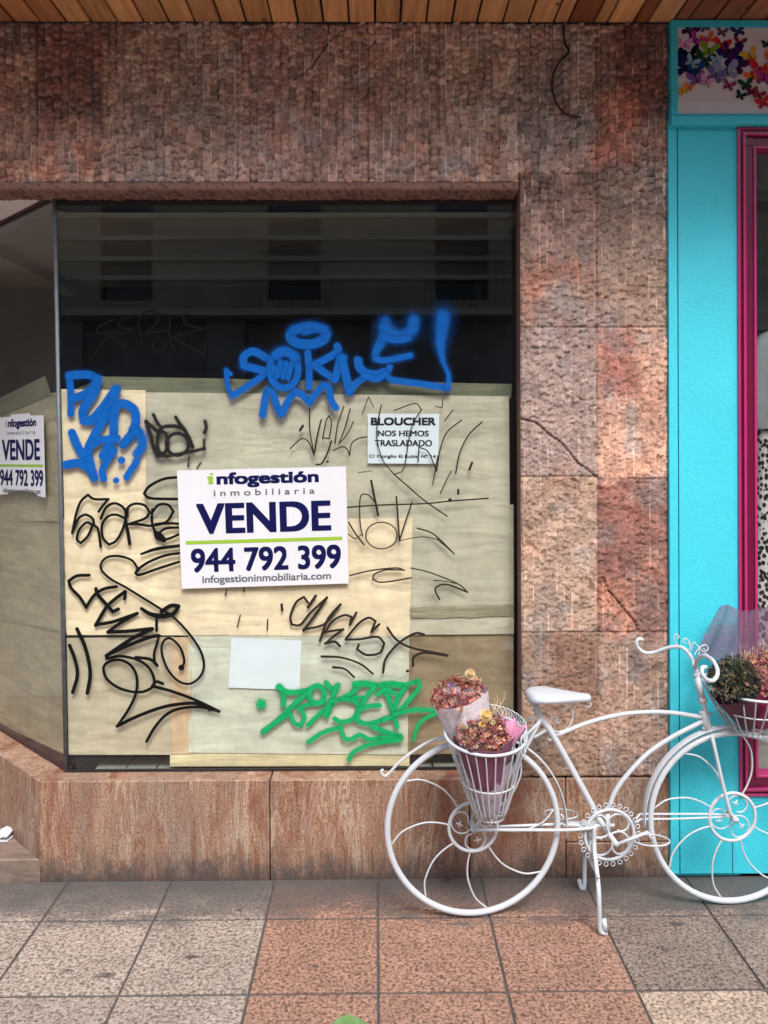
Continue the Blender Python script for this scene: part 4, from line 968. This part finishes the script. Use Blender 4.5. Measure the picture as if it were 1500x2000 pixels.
# ------------------------------------------------------------------ the building across the street (seen in the glass)
OB = empty('apartment_building', (0, -10.2, -.13), 'pale stone building with dark windows, seen only as a reflection in the dark shop glass', 'building')
yB = -9.6; M_OST = simple('pale_street_stone', lin(176, 164, 144), .85, .18, 2.2, 40, .2)
M_OWIN = simple('street_window', (.02, .024, .028), .15, .3, 3, bstr=0); M_ODK = simple('shop_shutter', (.30, .28, .27), .6, .3, 3)
b = MB()
b.box((-13, yB - 3, 3.7), (13, yB - .25, 6.75))
wx = [-9.27 + 2.66 * i for i in range(9)]
for zf, h in ((4.0, 2.15),):
    e = -13
    for x_ in wx:
        b.box((e, yB - .249, zf), (x_ - .42, yB, zf + h)); e = x_ + .42
    b.box((e, yB - .249, zf), (13, yB, zf + h))
b.box((-13, yB - .249, 3.7), (13, yB + .002, 3.998)); b.box((-13, yB - .249, 6.152), (13, yB + .002, 6.75))
OW = b.build('wall', M_OST, OB)
b = MB()
for z_ in (3.72, 4.32, 4.62, 4.95, 5.3, 5.68, 6.2, 6.6):
    b.box((-13, yB + .004, z_), (13, yB + (.3 if z_ in (3.72, 6.6) else .05), z_ + (.1 if z_ in (3.72, 6.6) else .07)))
b.build('cornice', simple('cornice_stone', lin(206, 196, 174), .85, .1, 3), OB)
first = None
for zf, h in ((4.0, 2.15),):
    for x_ in wx:
        b = MB(); b.box((x_ - .419, yB - .2, zf + .001), (x_ + .419, yB - .17, zf + h - .001)); b.build('window', M_OWIN, OB)
b = MB()
b.box((-13, yB - 3, -.13), (13, yB - .3, 3.695))
for i in range(11): b.box((-13 + i * 2.58, yB - .299, -.13), (-12.4 + i * 2.58, yB - .02, 3.69))
b.build('ground_floor', M_ODK, OB)
for x_ in (wx[3], wx[4]):
    b = MB()
    for k in range(13): b.tube([(x_ - .6 + k * .1, yB + .29, 3.83), (x_ - .6 + k * .1, yB + .29, 4.7)], .005, 5)
    b.tube([(x_ - .62, yB + .29, 4.7), (x_ + .62, yB + .29, 4.7)], .009, 6); b.build('balcony_rail', M_DARK, OB)
# ------------------------------------------------------------------ white decorative bicycle
random.seed(11)
RC = GP(925, 1789); FC = GP(1437, 1765)
UD = (FC - RC); UD.z = 0; UD.normalize()
ND = Vector((UD.y, -UD.x, 0))
if ND.y > 0: ND = -ND
def B(px, py, n=0.0): return on_plane(px, py, RC + ND * n, ND)
ZV = Vector((0, 0, 1))
BK = empty('bicycle', (RC + FC) * .5, 'white scrolled wire bicycle planter parked on its stand against the shop wall', 'bicycle')
m, nt, bs, out = new_mat('white_enamel'); v = coords(nt)
c = mixc(nt, ramp(nt, noise(nt, v, 46, 5, .75), [(.62, (0, 0, 0)), (.72, (.55, .55, .55))]), (.57, .61, .65), (.30, .22, .15))
nt.links.new(c, bs.inputs['Base Color']); bs.inputs['Roughness'].default_value = .32
bump(nt, bs, noise(nt, v, 140, 3), .12, .002); M_WH = m
def circ(c, r, n=48, a0=0.0, a1=2 * math.pi, u=UD, w=ZV):
    return [c + u * (r * math.cos(a0 + (a1 - a0) * k / n)) + w * (r * math.sin(a0 + (a1 - a0) * k / n)) for k in range(n if abs(a1 - a0 - 2 * math.pi) < 1e-6 else n + 1)]
def scroll(c, r, a0, turns=.92, sgn=1, u=UD, w=ZV, n=22, inner=.35):
    """open ring that curls in at its end"""
    out_ = []
    for k in range(n + 1):
        t = k / n; a = a0 + sgn * 2 * math.pi * turns * t; rr = r * (1 if t < .7 else 1 - (1 - inner) * (t - .7) / .3)
        out_.append(c + u * (rr * math.cos(a)) + w * (rr * math.sin(a)))
    return out_
def wheel(C, name, spin, tilt):
    b = MB(); b.tube(circ(C, .3085, 72), .0110, 12, True); W_ = b.build(name, M_WH, BK)
    b = MB(); b.tube(circ(C, .0875, 44), .0062, 8, True)
    for k in range(3):
        a = spin + .5 + k * 2 * math.pi / 3; cc = C + UD * (.043 * math.cos(a)) + ZV * (.043 * math.sin(a))
        b.tube(scroll(cc, .0395, a + math.pi * 1.02, .95, -1, n=26, inner=.5), .0028, 6)
        e = cc + UD * (.012 * math.cos(a + 1)) + ZV * (.012 * math.sin(a + 1))
        for q in range(2):
            d = UD * math.cos(a + q * 1.57) + ZV * math.sin(a + q * 1.57); b.tube([e - d * .013, e + d * .013], .0028, 5)
    b.tube([C - ND * .03, C + ND * .03], .011, 10)
    b.build('hub', M_WH, W_)
    for k in range(8):
        a = spin + k * math.pi / 4; b = MB(); pts = []
        for f, da in ((.088, 0), (.13, -.03), (.175, .0), (.22, .08), (.262, .17), (.300, .30)):
            pts.append(C + UD * (f * math.cos(a + da)) + ZV * (f * math.sin(a + da)))
        b.tube(catmull(pts, 4), .0032, 6); b.build('spoke', M_WH, W_)
    return W_
RWC = Vector((RC.x, RC.y, .32)) + UD * (B(924, 1613) - RC).dot(UD)
FWC = Vector((RC.x, RC.y, .32)) + UD * (B(1430, 1598) - RC).dot(UD)
wheel(RWC, 'rear_wheel', R(128), 0); wheel(FWC, 'front_wheel', R(155), 0)
# fenders: a flat strip with a rolled edge
def fender(C, name, r, a0, a1, curl=None, w=.022):
    b = MB(); n = 40; pts = []
    for k in range(n + 1):
        a = a0 + (a1 - a0) * k / n; p_ = C + UD * (r * math.cos(a)) + ZV * (r * math.sin(a)); rad = (p_ - C).normalized()
        for off, dr in ((-w, -.003), (-w * .5, .0), (0, .0015), (w * .5, 0), (w, -.003)): pts.append(p_ + ND * off + rad * dr)
    b.grid(pts, 5, n + 1); b.grid([q_ - (q_ - C).normalized() * .0015 for q_ in pts], 5, n + 1)
    for off in (-w, w): b.tube([pts[k * 5 + (0 if off < 0 else 4)] for k in range(n + 1)], .0022, 6)
    if curl: b.tube(catmull(curl, 6), .0052, 8)
    return b.build(name, M_WH, BK)
fender(RWC, 'rear_fender', .343, R(-8), R(112), [RWC + UD * (.343 * math.cos(R(112))) + ZV * (.343 * math.sin(R(112)))] + [B(x, y) for x, y in ((868, 1440), (846, 1445), (818, 1460), (783, 1486), (757, 1513), (748, 1514), (744, 1507), (749, 1503))], .012)
fender(FWC, 'front_fender', .337, R(28), R(184), None, .014)
# frame
b = MB()
def T(pts, r, sides=10, n=6, raw=False): b.tube(catmull(pts, n) if not raw else pts, r * .92, sides)
BB = B(1166, 1592)
T([B(1045, 1374), B(1057, 1403), B(1080, 1436), B(1138, 1540), BB], .0125)                     # seat tube
T([B(1085, 1437), B(1150, 1411), B(1210, 1396), B(1260, 1391), B(1312, 1392), B(1372, 1401)], .0085)   # arched top tube
T([B(1186, 1588), B(1206, 1538), B(1258, 1478), B(1310, 1441), B(1372, 1409)], .0092)          # arched down tube
for n_ in (-.035, .035):
    T([B(1056, 1404, n_ * .3), B(1012, 1486, n_), B(928, 1618, n_)], .0085)                    # seat stays
    T([B(926, 1621, n_), B(1020, 1621, n_), B(1110, 1621, n_), B(1166, 1616, n_ * .6)], .0062)  # chain stays
T([B(957, 1615, -.01), B(1130, 1608, -.01)], .0055); T([B(1100, 1612, .0), B(1200, 1612, 0)], .007)
T([BB, B(1188, 1627)], .012); T([B(1186, 1588), B(1188, 1627)], .010)
T([B(1374, 1388), B(1379, 1428)], .011); T([B(1366, 1391), B(1390, 1395)], .006); T([B(1372, 1423), B(1384, 1422)], .008)
T([B(1249, 1590), B(1380, 1590), B(1428, 1592)], .0042, 8); T([B(1251, 1600), B(1330, 1599), B(1428, 1595)], .0042, 8)
T([B(1236, 1611), B(1251, 1600)], .0042, 8); T([B(1238, 1606), B(1249, 1590)], .0042, 8)
# scrolls under the saddle
T([B(*q) for q in ((1092, 1413), (1086, 1408), (1090, 1402), (1084, 1400), (1076, 1405), (1075, 1416), (1082, 1427), (1096, 1428), (1110, 1420), (1118, 1404), (1119, 1384), (1119, 1372))], .0028, 6)
T([B(*q) for q in ((1070, 1442), (1074, 1446), (1079, 1440))], .003, 6)
b.build('frame', M_WH, BK)
# fork and stem
b = MB()
T([B(1358, 1300), B(1366, 1342), B(1385, 1420), B(1393, 1446)], .0085)
T([B(1361, 1322), B(1372, 1366)], .0125); T([B(1355, 1320), B(1367, 1316)], .009); T([B(1366, 1368), B(1378, 1366)], .0145)
T([B(1384, 1425), B(1400, 1420)], .008)
for n_ in (-.034, .034): T([B(1390, 1438, n_ * .7), B(1396, 1462, n_), B(1411, 1530, n_), B(1429, 1598, n_)], .0072)
b.build('fork', M_WH, BK)
# handlebars sweeping back to curled ends, with a wire scroll crest
b = MB()
T([B(1358, 1306), B(1353, 1290, -.03), B(1345, 1276, -.06), B(1332, 1265, -.09), B(1316, 1263, -.11), B(1298, 1267, -.13), B(1278, 1274, -.15), B(1260, 1275, -.16), B(1247, 1266, -.17), B(1243, 1255, -.17), B(1248, 1248, -.17), B(1256, 1250, -.165)], .0078)
T([B(1358, 1306), B(1362, 1288, .03), B(1374, 1281, .08), B(1390, 1288, .14), B(1400, 1304, .19), B(1401, 1318, .22), B(1393, 1329, .24), B(1380, 1327, .25), B(1371, 1315, .25), B(1372, 1304, .24), B(1379, 1303, .235)], .0078)
for pts in (((1327, 1262), (1319, 1254), (1317, 1245), (1320, 1239), (1326, 1243), (1322, 1249)), ((1338, 1257), (1334, 1252), (1338, 1247), (1346, 1253), (1349, 1264), (1346, 1258)), ((1350, 1272), (1352, 1260), (1356, 1255), (1363, 1262), (1372, 1272), (1384, 1280)),
            ((1356, 1280), (1362, 1270), (1370, 1262), (1379, 1260), (1383, 1267), (1378, 1272), (1374, 1266)), ((1344, 1274), (1348, 1262), (1344, 1254)), ((1364, 1284), (1366, 1270), (1362, 1262))):
    T([B(*q) for q in pts], .0026, 6)
b.build('handlebar', M_WH, BK)
# saddle
b = MB(); sc0 = B(1092, 1362); L = []
prof = [(-.115, .02, .000), (-.11, .055, .006), (-.095, .075, .010), (-.065, .085, .012), (-.03, .080, .011), (.005, .062, .007), (.04, .045, .003), (.075, .034, .000), (.1, .028, -.001), (.113, .018, -.002), (.116, .006, -.003)]
ring_n = 20
for (u_, w_, z_) in prof:
    for k in range(ring_n):
        a = 2 * math.pi * k / ring_n; ca, sa = math.cos(a), math.sin(a)
        th = .016 if sa > 0 else .022
        L.append(sc0 + UD * (u_ * 1.0) + ND * (w_ * ca) + ZV * (z_ + th * (abs(sa) ** .8) * (1 if sa > 0 else -1) * (.35 + .65 * min(1, w_ / .05))))
n_ = len(prof)
fs = [(i * ring_n + k, i * ring_n + (k + 1) % ring_n, (i + 1) * ring_n + (k + 1) % ring_n, (i + 1) * ring_n + k) for i in range(n_ - 1) for k in range(ring_n)]
fs += [tuple(range(ring_n - 1, -1, -1)), tuple(range((n_ - 1) * ring_n, n_ * ring_n))]
b.add(L, fs)
T([B(1153, 1372), B(1154, 1377), B(1150, 1381), B(1144, 1379), B(1139, 1376)], .003, 6)
b.build('saddle', M_WH, BK)
# crank wheel, its bead of wire loops, pedals
CC = B(1188, 1627); CO = CC + ND * .012
b = MB(); b.tube(circ(CO, .0905, 48), .0062, 8, True)
for k in range(4):
    a = .8 + k * math.pi / 2; cc = CO + UD * (.045 * math.cos(a)) + ZV * (.045 * math.sin(a)); b.tube(scroll(cc, .041, a + math.pi, .9, -1, inner=.4), .0038, 6)
for k in range(26):
    a = 2 * math.pi * k / 26; cc = CO + UD * (.1075 * math.cos(a)) + ZV * (.1075 * math.sin(a)); b.tube(circ(cc, .0078, 9), .0019, 5, True)
b.tube([CC - ND * .09, CC + ND * .09], .009, 10)
b.build('chainwheel', M_WH, BK)
for n_, tip, c_ in ((.085, (1266, 1625), (1272, 1641)), (-.085, (1110, 1606), (1095, 1590))):
    b = MB(); b.tube([CC + ND * n_, B(*tip, n_)], .0058, 8)
    pc = B(*c_, n_); b.tube(circ(pc, 1, 28, u=UD * .063, w=(ND * .055 + ZV * .006)), .0032, 6, True); b.tube([B(*tip, n_), pc], .004, 6)
    b.build('pedal', M_WH, BK)
# two-legged stand
KN = GP(1176, 1826); KF = GP(1141, 1736)
b = MB(); b.tube(catmull([B(1160, 1612, .02), B(1161, 1660, .03), KN + ZV * .16 - UD * .012, KN + ZV * .03 - UD * .008, KN + ZV * .009, KN + UD * .016 + ZV * .006], 5), .0082, 8); b.tube([KN + ZV * .055 + UD * .006, KN + ZV * .012 + UD * .012], .009, 8); b.build('stand_leg', M_WH, BK)
b = MB(); b.tube(catmull([B(1150, 1625, -.02), B(1149, 1660, -.04), KF + ZV * .14 + UD * .003, KF + ZV * .009, KF - UD * .014 + ZV * .009, KF - UD * .02 + ZV * .035], 5), .0082, 8); b.tube([KF + ZV * .15, KN + ZV * .2 - UD * .012], .005, 8); b.build('stand_leg', M_WH, BK)
# baskets
def basket(top, bot, rt, rb, name, nw, prof, rings, tilt=0.0, r_wire=.0026, lace=False):
    b = MB(); ax = top - bot
    def at(t, a):
        i = min(len(prof) - 2, max(0, int(t * (len(prof) - 1)))); f = t * (len(prof) - 1) - i; r_ = prof[i] * (1 - f) + prof[i + 1] * f
        c_ = bot + ax * t
        return c_ + UD * (r_ * math.cos(a)) + ND * (r_ * math.sin(a)) + ZV * (-tilt * math.sin(a) * t)
    for k in range(nw):
        a = 2 * math.pi * (k + .3) / nw; b.tube([at(t / 10, a) for t in range(11)], r_wire, 6)
    for t, r_ in rings: b.tube([at(t, 2 * math.pi * k / 48) for k in range(48)], r_, 8, True)
    for q in range(2): b.tube([at(0, q * 1.57), at(0, q * 1.57 + math.pi)], r_wire, 6)
    if lace:
        for k in range(15):
            a = -1.2 + 2.2 * k / 14 - .35; c_ = at(1.0, a) + ZV * .018; t_ = (at(1, a + .05) - at(1, a - .05)).normalized()
            b.tube(circ(c_, .018, 12, u=t_, w=ZV), .0024, 5, True); b.tube(circ(c_ - ZV * .036, .015, 12, u=t_, w=ZV), .0024, 5, True)
    return b, at
RT = B(948, 1433, .125); RB = B(957, 1594, .105)
b, _at = basket(RT, RB, .14, .05, 'basket', 26, [.048, .064, .076, .087, .097, .107, .118, .128, .139], [(1, .0055), (.45, .003), (.0, .003)], .024, .0027, True)
T([_at(1, 0.1), B(1040, 1424, .04), B(1057, 1406, 0)], .006); T([_at(1, -.5), B(1036, 1440, 0), B(1070, 1424, 0)], .006)
T([_at(1, -1.3), B(1020, 1412, -.02), B(1034, 1402, 0), B(1044, 1404, 0), B(1040, 1412, 0)], .003, 6)
b.build('basket', M_WH, BK)
FT = B(1470, 1338, .0); FB = B(1468, 1426, .0)
b, _a2 = basket(FT, FB, .17, .07, 'basket', 26, [.072, .098, .12, .14, .158, .172], [(1, .005), (.52, .003), (0, .004)], .01, .0027)
T([_a2(0, math.pi), B(1400, 1424), B(1392, 1420)], .006)
b.build('basket', M_WH, BK)

# ------------------------------------------------------------------ bouquets
def blossoms(b, c, ax, rad, depth, n, pal, size, seed, spiky=0.0):
    """a dome of small dried flowers: many little petal clusters facing outward"""
    rnd = random.Random(seed); ax = ax.normalized(); u = ax.orthogonal().normalized(); w = ax.cross(u)
    for k in range(n):
        r_ = rad * math.sqrt(rnd.random()); a = rnd.uniform(0, 2 * math.pi)
        h = depth * (1 - (r_ / rad) ** 2) * rnd.uniform(.35, 1.0) + rnd.uniform(-.3, .15) * depth
        p_ = c + u * (r_ * math.cos(a)) + w * (r_ * math.sin(a)) + ax * h
        out_ = (ax * .9 + u * (math.cos(a) * r_ / rad) + w * (math.sin(a) * r_ / rad) + Vector([rnd.uniform(-.6, .6) for _ in range(3)])).normalized()
        s_ = size * rnd.uniform(.55, 1.3); col = pal[rnd.randrange(len(pal))]; col = tuple(x * rnd.uniform(.7, 1.25) for x in col)
        e1 = out_.orthogonal().normalized(); e2 = out_.cross(e1)
        for q in range(4):
            a2 = q * 1.57 + rnd.random(); d1 = e1 * math.cos(a2) + e2 * math.sin(a2); d2 = out_.cross(d1)
            b.add([p_, p_ + d1 * s_ * .6 + d2 * s_ * .32 + out_ * s_ * .25, p_ + d1 * s_ + out_ * s_ * .45, p_ + d1 * s_ * .6 - d2 * s_ * .32 + out_ * s_ * .25], [(0, 1, 2, 3)], col)
        if spiky and rnd.random() < spiky: b.tube([p_, p_ + out_ * size * 4 + ax * size * 2], .0006, 4, col=lin(206, 180, 140))
def cone(b, tip, c, ax, r0, r1, ruf, seg=56, rows=10, flare=0.0, a_from=0, a_to=2 * math.pi, seed=0):
    ax = ax.normalized(); u = ax.orthogonal().normalized(); w = ax.cross(u); pts = []
    for j in range(rows):
        t = j / (rows - 1)
        for i in range(seg + 1):
            a = a_from + (a_to - a_from) * i / seg
            r_ = (r0 + (r1 - r0) * t ** .85) * (1 + ruf * t * (math.sin(a * 7 + seed) * .6 + math.sin(a * 13 + 2 * seed + t * 2) * .4)) + flare * max(0, t - .8)
            pts.append(tip.lerp(c, t) + u * (r_ * math.cos(a)) + w * (r_ * math.sin(a)) + ax * (ruf * .05 * t * math.sin(a * 5 + seed * 3)))
    b.grid(pts, seg + 1, rows)
    b.grid([q_ + (tip.lerp(c, .5) - q_).normalized() * .0008 for q_ in pts], seg + 1, rows)
M_FLOW = attr_mat('dried_flower', .85, .15, 300, 300, 0)
def tissue(name, c, alpha, rough=.6):
    m, nt, bs, out = new_mat(name); v = coords(nt); n = noise(nt, v, 24, 5, .65)
    nt.links.new(ramp(nt, n, [(.3, tuple(x * .78 for x in c)), (.7, tuple(min(1, x * 1.12) for x in c))]), bs.inputs['Base Color']); bs.inputs['Roughness'].default_value = rough
    if alpha < 1:
        nt.links.new(ramp(nt, noise(nt, v, 180, 2), [(.35, (max(0, alpha - .15),) * 3), (.65, (min(1, alpha + .15),) * 3)]), bs.inputs['Alpha'])
    bump(nt, bs, n, .4, .01); return m
RUST = [lin(140, 80, 66), lin(158, 96, 78), lin(116, 58, 52), lin(182, 124, 104), lin(98, 50, 46), lin(204, 160, 136), lin(190, 146, 130)]
WINE = [lin(138, 62, 60), lin(156, 80, 72), lin(112, 46, 48), lin(180, 108, 92), lin(128, 48, 58), lin(206, 156, 144), lin(196, 140, 124)]
GRE = [lin(38, 42, 30), lin(54, 60, 40), lin(30, 32, 28), lin(86, 84, 62), lin(46, 66, 44), lin(120, 100, 78), lin(28, 28, 30)]
PINKS = [lin(150, 84, 92), lin(176, 112, 104), lin(128, 62, 78), lin(196, 140, 116), lin(140, 92, 84), lin(206, 160, 132)]
def star(b, c, ax, r, col, n=16):
    ax = ax.normalized(); u = ax.orthogonal().normalized(); w = ax.cross(u)
    for ring_ in range(3):
        for k in range(n):
            a = 2 * math.pi * (k + .5 * ring_) / n; d = u * math.cos(a) + w * math.sin(a); rr = r * (1 - .22 * ring_); t2 = ax.cross(d)
            b.add([c + ax * .003 * ring_, c + d * rr * .6 + t2 * r * .12 + ax * (.004 + .008 * ring_), c + d * rr + ax * (.004 + .012 * ring_), c + d * rr * .6 - t2 * r * .12 + ax * (.004 + .008 * ring_)], [(0, 1, 2, 3)], tuple(x * (1 - .1 * ring_) for x in col))
# rear basket, back bouquet in white tissue
tip = B(958, 1560, .10); top = B(897, 1376, .09)
BQ = empty('bouquet', tip, 'dried wine red bouquet in white tissue, the taller one in the rear bicycle basket', 'bouquet', 'dried bouquets in the bicycle baskets')
b = MB(); cone(b, tip, B(899, 1362, .09), (top - tip), .018, .098, .05, seed=1); b.build('wrapping', tissue('white_tissue', lin(226, 216, 222), .82), BQ)
b = MB(); ax = (B(893, 1340, .13) - top); blossoms(b, B(894, 1356, .09), ZV * 1.0 + ND * .45 - UD * .25, .092, .042, 620, WINE, .0085, 21)
for x_, y_, c_ in ((880, 1340, lin(150, 136, 190)), (872, 1350, lin(220, 190, 200)), (893, 1348, lin(225, 205, 215))): star(b, B(x_, y_, .17), ND + ZV * .6, .012, c_, 8)
star(b, B(918, 1318, .12), ND + ZV * .8, .022, lin(232, 206, 160)); star(b, B(934, 1328, .12), ND + ZV * .6, .013, lin(226, 190, 166))
b.build('blossoms', M_FLOW, BQ)
# rear basket, front bouquet in plum paper
tip = B(958, 1585, .12); top = B(944, 1432, .165)
BQ = empty('bouquet', tip, 'rusty dried bouquet with a cream bloom, wrapped in plum paper, in the rear bicycle basket', 'bouquet', 'dried bouquets in the bicycle baskets')
b = MB(); cone(b, tip, B(951, 1478, .14), (top - tip), .026, .082, .09, seed=4); b.build('inner_tissue', tissue('lilac_tissue', lin(206, 190, 204), .8), BQ)
b = MB(); cone(b, B(952, 1530, .14), B(944, 1437, .165), (top - tip), .05, .1, .07, seed=3); b.build('wrapping', tissue('plum_paper', lin(126, 74, 100), 1), BQ)
b = MB(); cone(b, B(990, 1462, .2), B(1002, 1418, .16), B(1012, 1400, .12) - B(985, 1470, .2), .006, .036, .3, seed=5); b.build('ruffle', tissue('pink_tissue', lin(226, 150, 186), .85), BQ)
b = MB(); blossoms(b, B(943, 1424, .165), ZV + ND * .5, .094, .055, 760, RUST, .0085, 33, .05)
star(b, B(949, 1398, .235), ND + ZV * .7, .024, lin(238, 206, 140)); star(b, B(941, 1416, .25), ND + ZV * .4, .014, lin(226, 186, 124)); star(b, B(900, 1388, .2), ND + ZV * .7, .012, lin(230, 190, 170)); star(b, B(984, 1396, .2), ND + ZV * .7, .010, lin(236, 210, 200))
for x_, y_ in ((972, 1372), (985, 1366), (966, 1378), (977, 1380)): b.tube([B(960, 1400, .17), B(x_, y_, .16)], .0009, 4, col=lin(214, 190, 150)); star(b, B(x_, y_, .16), ZV, .006, lin(226, 206, 170), 6)
b.build('blossoms', M_FLOW, BQ)
# front basket
tip = B(1470, 1424, .02); top = B(1432, 1330, .06)
BQ = empty('bouquet', tip, 'dark green dried bouquet at the front of the handlebar basket', 'bouquet', 'dried bouquets in the bicycle baskets')
b = MB(); cone(b, B(1462, 1420, .03), B(1436, 1345, .05), (top - tip), .02, .086, .07, seed=7); b.build('wrapping', tissue('dark_plum_paper', lin(92, 34, 56), 1), BQ)
b = MB(); blossoms(b, B(1433, 1330, .06), ZV * 1.0 + ND * .55 - UD * .1, .088, .10, 900, GRE, .010, 41, .03)
b.build('blossoms', M_FLOW, BQ)
tip = B(1478, 1420, -.02)
BQ = empty('bouquet', tip, 'pink dried bouquet in purple net and magenta paper, right in the handlebar basket', 'bouquet', 'dried bouquets in the bicycle baskets')
b = MB(); blossoms(b, B(1494, 1318, .02), ZV + ND * .5 + UD * .1, .085, .11, 760, PINKS, .009, 51, .08); b.build('blossoms', M_FLOW, BQ)
b = MB(); cone(b, tip, B(1505, 1360, .03), B(1505, 1350, .03) - tip, .02, .095, .10, seed=9); b.build('wrapping', tissue('magenta_paper', lin(176, 62, 116), .95), BQ)
m_net = tissue('purple_net', lin(112, 84, 110), .68, .7)
b = MB(); n1, n2 = 26, 22; quad = [B(1404, 1188, -.07), B(1520, 1196, -.06), B(1530, 1345, -.03), B(1362, 1272, -.05)]
pts = []
for j in range(n2):
    for i in range(n1):
        u_, v_ = i / (n1 - 1), j / (n2 - 1); p_ = quad[0].lerp(quad[1], u_).lerp(quad[3].lerp(quad[2], u_), v_)
        bow = .05 * math.sin(math.pi * u_) * (1 - v_ * .4) + .006 * math.sin(u_ * 26 + v_ * 3)
        pts.append(p_ - ND * bow + ZV * (.012 * math.sin(u_ * 9) * (1 - v_)))
b.grid(pts, n1, n2); b.build('net', m_net, BQ)
